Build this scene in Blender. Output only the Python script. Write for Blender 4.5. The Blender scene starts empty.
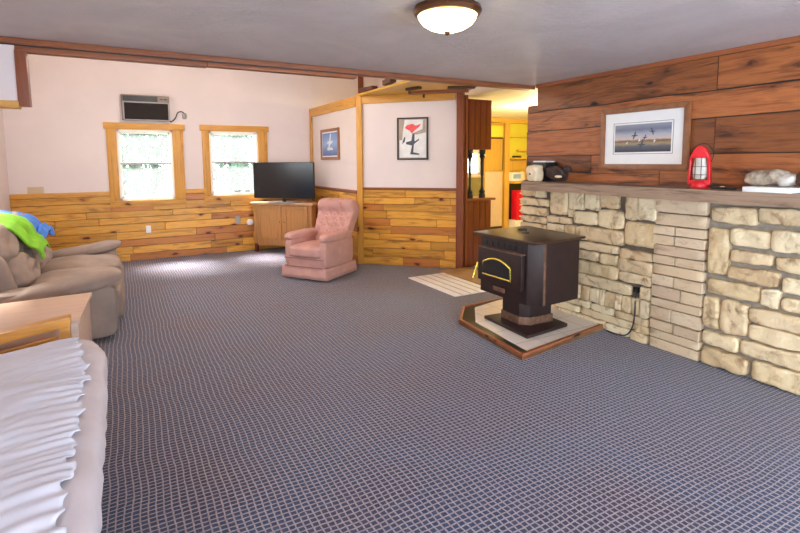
import bpy, bmesh, math, random
from mathutils import Vector, Matrix, noise
random.seed(7)
S = bpy.context.scene
COL = S.collection
PI = math.pi
R = math.radians

# ------------------------------------------------------------------ materials
MATS = {}
class NT:
    def __init__(self, name):
        self.m = bpy.data.materials.new(name); self.m.use_nodes = True
        self.t = self.m.node_tree; self.t.nodes.clear()
        self.out = self.t.nodes.new('ShaderNodeOutputMaterial')
        self.b = self.t.nodes.new('ShaderNodeBsdfPrincipled')
        self.t.links.new(self.b.outputs[0], self.out.inputs[0])
    def n(self, typ, **kw):
        nd = self.t.nodes.new('ShaderNode' + typ)
        for k, v in kw.items(): setattr(nd, k, v)
        return nd
    def l(self, a, b): self.t.links.new(a, b)
    def val(self, sock, v):
        if hasattr(v, 'links') or hasattr(v, 'is_linked'): self.l(v, sock)
        else: sock.default_value = v
    def math(self, op, a, b=None, clamp=False):
        nd = self.n('Math', operation=op); nd.use_clamp = clamp
        self.val(nd.inputs[0], a)
        if b is not None: self.val(nd.inputs[1], b)
        return nd.outputs[0]
    def mix(self, fac, a, b, mode='MIX'):
        nd = self.n('MixRGB', blend_type=mode)
        for s, v in zip(nd.inputs, (fac, a, b)):
            if isinstance(v, tuple): s.default_value = (v[0], v[1], v[2], 1)
            else: self.val(s, v)
        return nd.outputs[0]
    def coords(self, scale=(1, 1, 1), kind='Object', loc=(0, 0, 0)):
        tc = self.n('TexCoord'); mp = self.n('Mapping')
        mp.inputs['Scale'].default_value = scale; mp.inputs['Location'].default_value = loc
        self.l(tc.outputs[kind], mp.inputs[0]); return mp.outputs[0]
    def noise(self, vec, scale, detail=4, rough=.55, dist=0):
        nd = self.n('TexNoise'); self.l(vec, nd.inputs['Vector'])
        nd.inputs['Scale'].default_value = scale; nd.inputs['Detail'].default_value = detail
        nd.inputs['Roughness'].default_value = rough; nd.inputs['Distortion'].default_value = dist
        return nd.outputs['Fac']
    def ramp(self, fac, stops):
        nd = self.n('ValToRGB'); e = nd.color_ramp.elements
        while len(e) < len(stops): e.new(.5)
        for el, (p, c) in zip(e, stops):
            el.position = p; el.color = (c[0], c[1], c[2], 1) if isinstance(c, tuple) else (c, c, c, 1)
        self.l(fac, nd.inputs[0]); return nd.outputs[0]
    def bump(self, h, strength=.3, dist=.01):
        nd = self.n('Bump'); nd.inputs['Strength'].default_value = strength; nd.inputs['Distance'].default_value = dist
        self.l(h, nd.inputs['Height']); self.l(nd.outputs[0], self.b.inputs['Normal'])
    def island(self): return self.n('NewGeometry').outputs['Random Per Island']
    def base(self, c, rough=.6, metal=0, spec=.5):
        s = self.b.inputs['Base Color']
        if isinstance(c, tuple): s.default_value = (c[0], c[1], c[2], 1)
        else: self.l(c, s)
        self.val(self.b.inputs['Roughness'], rough); self.b.inputs['Metallic'].default_value = metal
        self.b.inputs['Specular IOR Level'].default_value = spec

def simple(name, c, rough=.6, metal=0, spec=.5, var=.12, nscale=9, bump=.0, bscale=60, stretch=(1, 1, 1)):
    """plain surface with a faint procedural mottling"""
    t = NT(name); v = t.coords(stretch)
    f = t.noise(v, nscale, 3)
    k = tuple(max(0, x * (1 - var)) for x in c); k2 = tuple(min(1, x * (1 + var)) for x in c)
    t.base(t.ramp(f, [(.3, k), (.7, k2)]), rough, metal, spec)
    if bump: t.bump(t.noise(v, bscale, 3), bump, .004)
    MATS[name] = t.m; return t.m

def wood(name, c1, c2, dark, axis='x', rough=.5, grain=1.0, knots=.0, var=.25, knot_scale=1.0, spec=.4, bump=.15, red=None, fleck=0.):
    t = NT(name)
    st = {'x': (.06, 1, 1), 'y': (1, .06, 1), 'z': (1, 1, .06)}[axis]
    isl = t.island()
    tc = t.n('TexCoord')
    off = t.n('CombineXYZ')
    for i in range(3): t.l(t.math('MULTIPLY', isl, (17.3, 9.1, 23.7)[i]), off.inputs[i])
    add = t.n('VectorMath', operation='ADD'); t.l(tc.outputs['Object'], add.inputs[0]); t.l(off.outputs[0], add.inputs[1])
    mp = t.n('Mapping'); mp.inputs['Scale'].default_value = st; t.l(add.outputs[0], mp.inputs[0])
    g = t.noise(mp.outputs[0], 28 * grain, 5, .6, .6)
    col = t.ramp(g, [(.28, c2), (.5, c1), (.75, tuple(x * .8 for x in c2))])
    # per-board tint
    h = t.n('HueSaturation'); t.l(col, h.inputs['Color'])
    t.l(t.math('ADD', t.math('MULTIPLY', isl, var * 2), 1 - var), h.inputs['Value'])
    if red is not None:
        sel = t.math('GREATER_THAN', t.math('FRACT', t.math('MULTIPLY', isl, 7.77)), .72)
        col = t.mix(t.math('MULTIPLY', sel, .75), h.outputs[0], red)
    else: col = h.outputs[0]
    if fleck:
        mf = t.n('Mapping'); sf = {'x': (.12, 1, 1), 'y': (1, .12, 1), 'z': (1, 1, .12)}[axis]
        mf.inputs['Scale'].default_value = sf; t.l(add.outputs[0], mf.inputs[0])
        fl = t.noise(mf.outputs[0], 9, 5, .65, 1.2)
        col = t.mix(t.math('MULTIPLY', t.ramp(fl, [(.52, 0.), (.68, 1.)]), fleck), col, dark)
    if knots:
        mk = t.n('Mapping'); sk = {'x': (1.0, 2.2, 2.2), 'y': (2.2, 1.0, 2.2), 'z': (2.2, 2.2, 1.0)}[axis]
        mk.inputs['Scale'].default_value = sk; t.l(add.outputs[0], mk.inputs[0])
        wob = t.n('TexNoise'); wob.inputs['Scale'].default_value = 9; t.l(mk.outputs[0], wob.inputs['Vector'])
        wv = t.n('VectorMath', operation='SCALE'); t.l(wob.outputs['Color'], wv.inputs[0]); wv.inputs['Scale'].default_value = .1
        ad2 = t.n('VectorMath', operation='ADD'); t.l(mk.outputs[0], ad2.inputs[0]); t.l(wv.outputs[0], ad2.inputs[1])
        vo = t.n('TexVoronoi'); vo.inputs['Scale'].default_value = 3.0 * knot_scale; t.l(ad2.outputs[0], vo.inputs['Vector'])
        keep = t.math('GREATER_THAN', t.n('Math').outputs[0], 0)
        sx = t.n('SeparateColor'); t.l(vo.outputs['Color'], sx.inputs[0])
        has = t.math('LESS_THAN', sx.outputs[0], knots)
        core = t.ramp(vo.outputs['Distance'], [(.09, 1.), (.17, 0.)])
        halo = t.ramp(vo.outputs['Distance'], [(.13, 1.), (.36, 0.)])
        col = t.mix(t.math('MULTIPLY', t.math('MULTIPLY', halo, has), .45), col, tuple(x * 2.2 for x in dark))
        col = t.mix(t.math('MULTIPLY', core, has), col, tuple(x * .5 for x in dark))
    t.base(col, rough, 0, spec)
    if bump: t.bump(g, bump, .003)
    MATS[name] = t.m; return t.m

# ------------------------------------------------------------------ mesh builder
class MB:
    def __init__(self): self.bm = bmesh.new()
    def box(self, x0, y0, z0, x1, y1, z1, bev=0, seg=2, rot=None):
        r = bmesh.ops.create_cube(self.bm, size=1)
        vs = r['verts']
        M = Matrix.Translation(((x0 + x1) / 2, (y0 + y1) / 2, (z0 + z1) / 2)) @ Matrix.Diagonal((abs(x1 - x0), abs(y1 - y0), abs(z1 - z0), 1))
        bmesh.ops.transform(self.bm, matrix=M, verts=vs)
        if rot is not None: bmesh.ops.transform(self.bm, matrix=rot, verts=vs)
        if bev:
            es = list({e for v in vs for e in v.link_edges})
            bmesh.ops.bevel(self.bm, geom=es, offset=bev, segments=seg, affect='EDGES', profile=.6)
        return self
    def rbox(self, c, s, k=5, n=10, fn=None, rot=None):
        """rounded (super-elliptic) box; fn moves a point given its unit coordinates"""
        vs = {}
        bm = self.bm
        def vert(p):
            key = tuple(round(a, 5) for a in p)
            if key in vs: return vs[key]
            q = Vector(p)
            d = (abs(q.x) ** k + abs(q.y) ** k + abs(q.z) ** k) ** (1 / k)
            q = q / d
            w = Vector((q.x * s[0] / 2, q.y * s[1] / 2, q.z * s[2] / 2))
            if fn: w = fn(w, q)
            if rot is not None: w = rot @ w
            vs[key] = bm.verts.new(w + Vector(c)); return vs[key]
        for ax in range(3):
            for sg in (-1, 1):
                for i in range(n):
                    for j in range(n):
                        quad = []
                        for (a, b) in ((i, j), (i + 1, j), (i + 1, j + 1), (i, j + 1)):
                            p = [0, 0, 0]; p[ax] = sg
                            p[(ax + 1) % 3] = math.tan((2 * a / n - 1) * PI / 4); p[(ax + 2) % 3] = math.tan((2 * b / n - 1) * PI / 4)
                            quad.append(vert(p))
                        if sg < 0: quad.reverse()
                        bm.faces.new(quad)
        return self
    def prism(self, pts, vec, bev=0):
        a = [self.bm.verts.new(p) for p in pts]; b = [self.bm.verts.new(Vector(p) + Vector(vec)) for p in pts]
        fs = [self.bm.faces.new(a[::-1]), self.bm.faces.new(b)]
        n = len(pts)
        for i in range(n): fs.append(self.bm.faces.new((a[i], a[(i + 1) % n], b[(i + 1) % n], b[i])))
        bmesh.ops.recalc_face_normals(self.bm, faces=fs)
        if bev:
            es = list({e for f in fs for e in f.edges})
            bmesh.ops.bevel(self.bm, geom=es, offset=bev, segments=2, affect='EDGES', profile=.6)
        return self
    def tube(self, pts, r, seg=8, cap=True):
        pts = [Vector(p) for p in pts]; rings = []
        rr = r if isinstance(r, (list, tuple)) else [r] * len(pts)
        up = Vector((0, 0, 1))
        for i, p in enumerate(pts):
            d = (pts[min(i + 1, len(pts) - 1)] - pts[max(i - 1, 0)]).normalized()
            a = d.cross(up)
            if a.length < 1e-3: a = d.cross(Vector((1, 0, 0)))
            a.normalize(); b = d.cross(a).normalized()
            rings.append([self.bm.verts.new(p + (a * math.cos(t) + b * math.sin(t)) * rr[i]) for t in [2 * PI * k / seg for k in range(seg)]])
        for q, w in zip(rings, rings[1:]):
            for k in range(seg): self.bm.faces.new((q[k], q[(k + 1) % seg], w[(k + 1) % seg], w[k]))
        if cap: self.bm.faces.new(rings[0][::-1]); self.bm.faces.new(rings[-1])
        return self
    def lathe(self, c, prof, seg=24, sx=1, sy=1):
        rings = []
        for (r, z) in prof:
            if r < 1e-5: rings.append([self.bm.verts.new((c[0], c[1], c[2] + z))])
            else: rings.append([self.bm.verts.new((c[0] + sx * r * math.cos(2 * PI * k / seg), c[1] + sy * r * math.sin(2 * PI * k / seg), c[2] + z)) for k in range(seg)])
        for q, w in zip(rings, rings[1:]):
            for k in range(seg):
                k2 = (k + 1) % seg
                if len(q) == 1 and len(w) == 1: continue
                if len(q) == 1: self.bm.faces.new((q[0], w[k2], w[k]))
                elif len(w) == 1: self.bm.faces.new((q[k], q[k2], w[0]))
                else: self.bm.faces.new((q[k], q[k2], w[k2], w[k]))
        if len(rings[0]) > 1: self.bm.faces.new(rings[0][::-1])
        if len(rings[-1]) > 1: self.bm.faces.new(rings[-1])
        return self
    def grid(self, f, nu, nv, thick=0):
        g = [[self.bm.verts.new(f(i / nu, j / nv)) for j in range(nv + 1)] for i in range(nu + 1)]
        for i in range(nu):
            for j in range(nv): self.bm.faces.new((g[i][j], g[i + 1][j], g[i + 1][j + 1], g[i][j + 1]))
        return self
    def build(self, name, m, parent=None, smooth=True, solid=0, sub=0, angle=40, label=None, kind=None):
        bmesh.ops.recalc_face_normals(self.bm, faces=self.bm.faces[:])
        me = bpy.data.meshes.new(name); self.bm.to_mesh(me); self.bm.free()
        o = bpy.data.objects.new(name, me); COL.objects.link(o)
        me.materials.append(MATS[m] if isinstance(m, str) else m)
        if smooth:
            for p in me.polygons: p.use_smooth = True
            me.set_sharp_from_angle(angle=R(angle))
        if solid:
            md = o.modifiers.new('Solidify', 'SOLIDIFY'); md.thickness = solid; md.offset = 0
        if sub:
            md = o.modifiers.new('Subsurf', 'SUBSURF'); md.levels = sub; md.render_levels = sub
        if parent: o.parent = parent
        if label: o['label'] = label
        if kind: o['kind'] = kind
        return o

def tag(o, label, cat, group=None, kind=None):
    o['label'] = label; o['category'] = cat
    if group: o['group'] = group
    if kind: o['kind'] = kind
    return o
def thing(name, label, cat, loc=(0, 0, 0), rz=0, group=None, kind=None):
    o = bpy.data.objects.new(name, None); COL.objects.link(o)
    o.empty_display_size = .1
    o.location = loc; o.rotation_euler = (0, 0, rz)
    return tag(o, label, cat, group, kind)
def bx(name, m, x0, y0, z0, x1, y1, z1, parent=None, bev=0, **kw):
    return MB().box(x0, y0, z0, x1, y1, z1, bev).build(name, m, parent, **kw)

# ------------------------------------------------------------------ palette
simple('paint', (.75, .655, .63), .75, var=.03, nscale=2, bump=.05, bscale=120)
simple('paint_kitchen', (.74, .66, .06), .7, var=.05, nscale=2)
simple('paint_cream', (.80, .68, .46), .7, var=.04, nscale=2)
simple('paint_olive', (.20, .16, .05), .7, var=.1)
simple('white_trim', (.88, .86, .82), .4, var=.03)
simple('outlet_white', (.86, .80, .78), .4, var=.02)
simple('outlet_tan', (.55, .42, .26), .45, var=.05)
wood('pine', (.72, .37, .06), (.56, .24, .03), (.15, .032, .009), 'x', .38, 1.1, knots=.85, var=.26, red=(.44, .14, .04), fleck=.7)
wood('pine_plain', (.68, .34, .06), (.55, .23, .032), (.14, .04, .014), 'x', .45, 1, knots=.55, var=.12, fleck=.15)
wood('pine_plain_z', (.68, .34, .06), (.55, .23, .032), (.14, .04, .014), 'z', .45, 1, knots=.55, var=.12, fleck=.15)
wood('red_trim', (.30, .095, .035), (.20, .055, .022), (.04, .012, .008), 'x', .5, 1, knots=.1, var=.2)
wood('red_trim_y', (.30, .095, .035), (.20, .055, .022), (.04, .012, .008), 'y', .5, 1, var=.2)
wood('red_trim_z', (.27, .075, .03), (.17, .045, .02), (.04, .012, .008), 'z', .5, 1, knots=.1, var=.2)
wood('cedar', (.35, .115, .036), (.17, .046, .016), (.026, .007, .005), 'y', .45, 1.1, knots=.6, var=.42, knot_scale=.9, fleck=.85, bump=.3)
wood('mantel_wood', (.37, .245, .165), (.22, .135, .09), (.03, .02, .015), 'y', .75, 1.0, knots=.5, var=.1, fleck=.75, bump=.5, knot_scale=.9)
wood('light_top', (.66, .45, .33), (.58, .37, .26), (.3, .12, .06), 'x', .35, .5, var=.05, bump=.03)
wood('futon_wood', (.62, .29, .055), (.50, .20, .03), (.2, .06, .02), 'x', .38, .7, var=.08, bump=.04)
wood('oak', (.50, .25, .09), (.38, .17, .05), (.12, .05, .02), 'z', .45, 1.2, var=.08, bump=.08)
wood('oak_top', (.62, .36, .19), (.5, .26, .12), (.2, .1, .05), 'x', .35, 1, var=.08, bump=.05)
wood('mahogany', (.19, .034, .024), (.10, .017, .014), (.02, .006, .005), 'z', .4, .8, var=.25, bump=.06)
wood('yellow_wood', (.66, .38, .07), (.56, .30, .045), (.3, .14, .03), 'z', .45, .8, var=.08, bump=.03)
wood('yellow_wood_x', (.72, .42, .07), (.62, .33, .045), (.3, .14, .03), 'x', .45, .8, var=.08, bump=.03)
wood('scrap_wood', (.10, .04, .02), (.06, .02, .012), (.02, .01, .008), 'x', .7, 1, var=.2)
simple('pale_panel', (.68, .50, .34), .4, var=.04)
simple('dark_edge', (.02, .014, .012), .5)
simple('black', (.012, .012, .013), .45)
simple('black_gloss', (.010, .010, .012), .18, spec=.6, var=.05)
simple('iron', (.026, .012, .011), .45, metal=.0, spec=.35, var=.25, nscale=14, bump=.06, bscale=160)
simple('iron_top', (.060, .028, .015), .32, metal=.25, spec=.5, var=.35, nscale=5)
simple('iron_worn', (.17, .085, .05), .5, metal=.3, var=.4, nscale=25)
simple('brass', (.83, .66, .12), .25, metal=.8, var=.08)
simple('grille', (.34, .31, .30), .5, var=.1)
simple('taupe', (.29, .215, .175), .85, var=.16, nscale=5, bump=.12, bscale=220)
simple('rose', (.53, .285, .245), .85, var=.10, nscale=7, bump=.12, bscale=240)
simple('rose_dark', (.33, .155, .13), .85, var=.10)
simple('sheet', (.66, .66, .75), .8, var=.03, nscale=4, bump=.05, bscale=150)
simple('mattress', (.62, .55, .58), .85, var=.05, nscale=6, bump=.06, bscale=150)
simple('blanket_green', (.20, .50, .02), .9, var=.22, nscale=7, bump=.2, bscale=120)
simple('blanket_blue', (.06, .20, .62), .9, var=.25, nscale=7, bump=.2, bscale=120)
simple('lantern_red', (.72, .015, .025), .3, var=.08)
simple('chest_red', (.75, .01, .03), .35, var=.05)
simple('paper', (.86, .85, .84), .6, var=.03)
simple('mat_board', (.90, .89, .88), .7, var=.02)
simple('frame_brown', (.27, .10, .038), .35, var=.2, nscale=20)
simple('frame_black', (.025, .016, .013), .35, var=.15)
simple('driftwood', (.40, .32, .24), .85, var=.6, nscale=18, bump=.6, bscale=60)
simple('driftwood_pale', (.66, .62, .55), .8, var=.2, nscale=14)
simple('cream', (.80, .64, .42), .7, var=.2, nscale=14, bump=.2, bscale=40)
simple('brown_lump', (.05, .025, .018), .75, var=.5, nscale=14, bump=.5, bscale=40)
simple('bronze', (.16, .07, .035), .3, metal=.8, var=.15)
simple('cord_dark', (.03, .022, .018), .5)
simple('vinyl', (.84, .82, .86), .35, var=.05)
simple('tile_green', (.018, .017, .010), .3, var=.35, nscale=12)
simple('tan_mat', (.30, .17, .075), .6, var=.2, nscale=8)
simple('package_blue', (.35, .50, .75), .5, var=.25, nscale=6)
simple('ground', (.10, .13, .06), .95, var=.3, nscale=2)
simple('bark', (.07, .075, .065), .9, var=.3, nscale=10)
simple('leaf', (.022, .070, .042), .8, var=.4, nscale=3)
simple('mirror_grey', (.45, .42, .40), .5)
simple('ac_body', (.20, .15, .11), .45, var=.08)
simple('ac_dark', (.014, .008, .006), .8, var=.2)

def mk_ceiling():
    t = NT('ceiling_plaster'); v = t.coords((1, 1, 1))
    n1 = t.noise(v, 1.3, 4, .6, 1.5); n2 = t.noise(t.coords((1, 2.2, 1)), 7, 5, .65, 2.0)
    t.base(t.ramp(n1, [(.3, (.56, .50, .495)), (.7, (.66, .595, .59))]), .55, 0, .35)
    t.bump(n2, .55, .02); MATS['ceiling'] = t.m
mk_ceiling()

def mk_carpet():
    t = NT('carpet_grid')
    tc = t.n('TexCoord')
    wn = t.n('TexNoise'); wn.inputs['Scale'].default_value = 1.6; wn.inputs['Detail'].default_value = 2
    t.l(tc.outputs['Object'], wn.inputs['Vector'])
    sc = t.n('VectorMath', operation='SCALE'); sc.inputs['Scale'].default_value = .055; t.l(wn.outputs['Color'], sc.inputs[0])
    ad = t.n('VectorMath', operation='ADD'); t.l(tc.outputs['Object'], ad.inputs[0]); t.l(sc.outputs[0], ad.inputs[1])
    wn2 = t.n('TexNoise'); wn2.inputs['Scale'].default_value = 30; wn2.inputs['Detail'].default_value = 2
    t.l(tc.outputs['Object'], wn2.inputs['Vector'])
    sc2 = t.n('VectorMath', operation='SCALE'); sc2.inputs['Scale'].default_value = .009; t.l(wn2.outputs['Color'], sc2.inputs[0])
    ad2 = t.n('VectorMath', operation='ADD'); t.l(ad.outputs[0], ad2.inputs[0]); t.l(sc2.outputs[0], ad2.inputs[1])
    br = t.n('TexBrick'); t.l(ad2.outputs[0], br.inputs['Vector'])
    br.offset = .0; br.squash = 1
    br.inputs['Scale'].default_value = 1; br.inputs['Brick Width'].default_value = .033; br.inputs['Row Height'].default_value = .029
    br.inputs['Mortar Size'].default_value = .0045; br.inputs['Mortar Smooth'].default_value = .5
    br.inputs['Color1'].default_value = (1, 1, 1, 1); br.inputs['Color2'].default_value = (.6, .6, .6, 1); br.inputs['Mortar'].default_value = (0, 0, 0, 1)
    big = t.noise(tc.outputs['Object'], .55, 2)
    cell = t.ramp(big, [(.35, (.055, .043, .095)), (.5, (.042, .066, .145)), (.65, (.068, .045, .082))])
    fine = t.noise(tc.outputs['Object'], 55, 3)
    cell = t.mix(.6, cell, t.ramp(fine, [(.35, .35), (.65, 1.)]), 'MULTIPLY')
    cell2 = t.mix(.55, cell, br.outputs['Color'], 'MULTIPLY')
    col = t.mix(br.outputs['Fac'], cell2, t.mix(t.ramp(fine, [(.3, 0.), (.7, 1.)]), (.22, .18, .20), (.38, .31, .325)))
    t.base(col, .85, 0, .25)
    t.b.inputs['Sheen Weight'].default_value = .25; t.b.inputs['Sheen Roughness'].default_value = .4
    t.bump(t.math('ADD', br.outputs['Fac'], t.math('MULTIPLY', fine, .6)), .5, .006)
    MATS['carpet'] = t.m
mk_carpet()

def mk_stone():
    t = NT('field_stone'); v = t.coords()
    isl = t.island()
    off = t.n('CombineXYZ')
    for i in range(3): t.l(t.math('MULTIPLY', isl, (31.3, 19.1, 7.7)[i]), off.inputs[i])
    ad = t.n('VectorMath', operation='ADD'); t.l(v, ad.inputs[0]); t.l(off.outputs[0], ad.inputs[1])
    n = t.noise(ad.outputs[0], 9, 6, .62, .8)
    base = t.ramp(isl, [(0., (.64, .48, .27)), (.22, (.76, .60, .37)), (.45, (.68, .51, .31)), (.65, (.56, .39, .21)), (.82, (.82, .69, .46)), (1., (.70, .52, .29))])
    col = t.mix(t.ramp(n, [(.52, 0.), (.70, .8)]), base, (.24, .125, .06))
    col = t.mix(t.ramp(n, [(.28, .5), (.42, 0.)]), col, (.82, .70, .52))
    t.base(col, .85, 0, .25)
    t.bump(t.noise(ad.outputs[0], 14, 6, .65), .55, .02); MATS['stone'] = t.m
    t = NT('ledge_stone'); v = t.coords((1, 1, 2.5)); isl = t.island()
    n = t.noise(v, 9, 6, .62, .8)
    base = t.ramp(isl, [(0., (.56, .41, .27)), (.3, (.66, .50, .32)), (.55, (.59, .44, .29)), (.8, (.70, .55, .38)), (1., (.55, .40, .27))])
    t.base(t.mix(t.ramp(n, [(.52, 0.), (.75, .6)]), base, (.22, .13, .09)), .85, 0, .25)
    t.bump(t.noise(v, 14, 6, .65), .35, .012); MATS['ledge_stone'] = t.m
mk_stone()
simple('mortar', (.28, .245, .20), .95, var=.2, nscale=20, bump=.4, bscale=60)
simple('mortar_dark', (.14, .11, .085), .95, var=.2, nscale=20, bump=.4, bscale=60)

def mk_tile(name, c1, c2, w, h, m, ms):
    t = NT(name); br = t.n('TexBrick'); br.offset = 0
    t.l(t.coords(), br.inputs['Vector'])
    br.inputs['Scale'].default_value = 1; br.inputs['Brick Width'].default_value = w; br.inputs['Row Height'].default_value = h
    br.inputs['Mortar Size'].default_value = ms
    for k, c in (('Color1', c1), ('Color2', c2), ('Mortar', m)): br.inputs[k].default_value = (*c, 1)
    t.base(br.outputs[0], .3); MATS[name] = t.m
mk_tile('hearth_tile', (.80, .70, .62), (.74, .63, .54), .31, .31, (.42, .34, .28), .004)

def mk_glass():
    t = NT('window_glass')
    tr = t.n('BsdfTransparent'); gl = t.n('BsdfGlossy'); gl.inputs['Roughness'].default_value = .02
    tr.inputs[0].default_value = (.97, .98, .98, 1)
    mx = t.n('MixShader'); mx.inputs[0].default_value = .05
    t.l(tr.outputs[0], mx.inputs[1]); t.l(gl.outputs[0], mx.inputs[2]); t.l(mx.outputs[0], t.out.inputs[0])
    MATS['glass'] = t.m
    t = NT('haze_glass')
    tr = t.n('BsdfTransparent'); tl_ = t.n('BsdfTranslucent'); tl_.inputs[0].default_value = (.95, .97, 1, 1)
    mx = t.n('MixShader'); mx.inputs[0].default_value = .034  # translucent share whitens the pane, imitating washed-out glare from outdoors
    t.l(tr.outputs[0], mx.inputs[1]); t.l(tl_.outputs[0], mx.inputs[2]); t.l(mx.outputs[0], t.out.inputs[0])
    MATS['haze_pane'] = t.m
    t = NT('stove_glass'); t.base((.012, .010, .010), .08, 0, .7); MATS['stove_glass'] = t.m
mk_glass()
def mk_emit(name, c, s):
    t = NT(name); t.base(c, .4); t.b.inputs['Emission Color'].default_value = (*c, 1); t.b.inputs['Emission Strength'].default_value = s; MATS[name] = t.m
mk_emit('lamp_glow', (1.0, .86, .36), 12)

# ------------------------------------------------------------------ room numbers (metres; camera stands at x=0 y=0 z=1.6)
XL, XF, YH, YB = -1.43, 3.971, 4.084, 9.152
HC, HT = 2.405, 3.45            # low front ceiling, tall back ceiling
YR = -2.3
KX, KC = 4.65, 2.57             # kitchen edge, kitchen ceiling

# ---- floor
tag(bx('floor', 'carpet', XL - .1, YR - .1, -.1, 4.62, YB + .1, 0), 'wall-to-wall slate blue carpet with a pale woven grid', 'floor', kind='structure')
tag(bx('floor_kitchen', 'vinyl', 4.62, YH - .3, -.1, 10.6, YB + .1, .002), 'pale vinyl floor of the kitchen beyond the doorway', 'floor', kind='structure')
# ---- ceilings
tag(bx('ceiling', 'ceiling', XL - .1, YR - .1, HC, 10.6, YH + .1, HC + .08), 'low mauve-grey swirled plaster ceiling over the front of the room', 'ceiling', kind='structure')
tag(bx('ceiling_back', 'paint', XL - .1, YH + .1, HT, 10.6, YB + .1, HT + .1), 'tall ceiling over the back of the room', 'ceiling', kind='structure')
tag(bx('ceiling_kitchen', 'paint_cream', KX, YH + .1, KC, 10.6, YB, KC + .06), 'yellow lit low ceiling of the kitchen', 'ceiling', kind='structure')
tag(bx('wall_kitchen_bulkhead', 'paint', KX, YH + .1, KC + .06, KX + .08, YB, HT), 'white wall face above the kitchen ceiling edge', 'wall', kind='structure')
tag(bx('wall_above_header', 'paint', XL, YH + .03, HC + .08, KX, YH + .1, HT), 'white wall above the header beam', 'wall', kind='structure')

# ---- header beam
hb = thing('header_beam', 'long dark wood header trim where the low ceiling meets the tall back room', 'beam', (0, YH, 0), kind='structure')
MB().box(XL, -.012, 2.362, XF, .1, HC - .002, .004).build('upper_trim', 'red_trim', hb)
MB().box(XL, .0, 2.352, 1.86, .08, 2.364).build('groove', 'dark_edge', hb)
MB().box(XL, -.004, 2.318, .62, .07, 2.353, .004).box(.623, -.004, 2.325, 1.86, .07, 2.353, .004).build('lower_trim', 'red_trim', hb)
# ---- soffit at the left
sf = thing('wall_soffit', 'short white drop panel with a red wood post hanging at left under the header', 'soffit', (0, YH, 0), kind='structure')
MB().box(XL, -.02, 2.0, -.55, .05, 2.352).build('panel', 'paint', sf)
MB().box(-.55, -.035, 1.97, -.487, .06, 2.322, .005).build('post', 'red_trim_z', sf)
MB().box(XL, -.04, 1.955, -.545, .07, 2.0, .004).build('bottom_trim', 'pine_plain', sf)

# ---- plank wainscot builder (local: along +x from 0..L, front face towards -y, up z)
def wainscot(L, H, rows, seed, parent, mname='pine', avoid=(), name='plank_wainscot', minl=.5, maxl=1.7, t0=.018):
    rnd = random.Random(seed); mb = MB()
    zs = [0]
    hs = [rnd.uniform(.85, 1.15) for _ in range(rows)]; s = sum(hs)
    for h in hs: zs.append(zs[-1] + h / s * H)
    for a, b in zip(zs, zs[1:]):
        x = -rnd.uniform(0, .8)
        while x < L:
            w = rnd.uniform(minl, maxl); x0, x1 = max(0, x), min(L, x + w)
            if x1 - x0 > .02:
                segs = [(x0, x1)]
                for (ax0, ax1, az0, az1) in avoid:
                    if b > az0 + .005 and a < az1 - .005:
                        ns = []
                        for (p, q) in segs:
                            if q <= ax0 or p >= ax1: ns.append((p, q)); continue
                            if p < ax0: ns.append((p, ax0))
                            if q > ax1: ns.append((ax1, q))
                        segs = ns
                for (ax0, ax1, az0, az1) in avoid:
                    if b > az0 + .005 and a < az0 - .012 and x1 > ax0 and x0 < ax1:
                        mb.box(max(x0, ax0) + .0012, -t0 - .001, a + .0015, min(x1, ax1) - .0012, 0, az0, .003, 1)
                for (p, q) in segs:
                    if q - p > .02:
                        mb.box(p + .0015, -t0 - rnd.uniform(0, .004), a + .002, q - .0015, -.003, b - .002, .006, 1)
            x += w
    bk_ = MB(); xs = sorted({0, L, *[v for av in avoid for v in av[:2]]})
    for xa, xb in zip(xs, xs[1:]):
        top = min([H] + [av[2] for av in avoid if av[0] <= xa + 1e-6 and av[1] >= xb - 1e-6])
        bk_.box(xa, -.004, 0, xb, 0, top)
    bk_.build('plank_backing', 'dark_edge', parent)
    return mb.build(name, mname, parent, smooth=False)

# ---- windows: openings in back wall (glass x0,x1,z0,z1) and casing
WIN = [(-.02, .79, .995, 2.125), (1.365, 2.195, 1.02, 2.13)]
CAS = [(.14, .165), (.115, .165)]
def wall_with_holes(name, m, x0, x1, z0, z1, y0, y1, holes, label, axis='x'):
    mb = MB(); xs = sorted({x0, x1, *[h[0] for h in holes], *[h[1] for h in holes]})
    for a, b in zip(xs, xs[1:]):
        hh = sorted([(h[2], h[3]) for h in holes if h[0] <= a + 1e-6 and h[1] >= b - 1e-6])
        z = z0
        for (p, q) in hh + [(z1, z1)]:
            if p > z + 1e-6:
                if axis == 'x': mb.box(a, y0, z, b, y1, p)
                else: mb.box(y0, a, z, y1, b, p)
            z = q
    bmesh.ops.remove_doubles(mb.bm, verts=mb.bm.verts[:], dist=1e-5)
    return tag(mb.build(name, m, smooth=False), label, 'wall', kind='structure')
KW = (6.80, 7.22, 1.29, 1.80)   # small kitchen window
wb = wall_with_holes('wall_back', 'paint', XL - .1, 10.6, 0, HT + .1, YB, YB + .14, [*WIN, KW], 'tall white back wall with pine plank wainscot and two windows')
wainscot_p = bpy.data.objects.new('wainscot_back', None); COL.objects.link(wainscot_p)
wainscot_p.location = (XL, YB, 0); wainscot_p.parent = wb
wainscot_p.name = 'wainscot'
AV = [(WIN[k][0] - CAS[k][0] + .01 - XL, WIN[k][1] + CAS[k][1] - .01 - XL, WIN[k][2] - .06, 2.3) for k in (0, 1)]
wainscot(3.2 - XL, 1.07, 9, 3, wainscot_p, avoid=AV)
mb = MB()
for a, b in ((0, AV[0][0]), (AV[0][1], AV[1][0]), (AV[1][1], 3.2 - XL)):
    mb.box(a, -.03, 1.072, b, 0, 1.145, .004)
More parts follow.
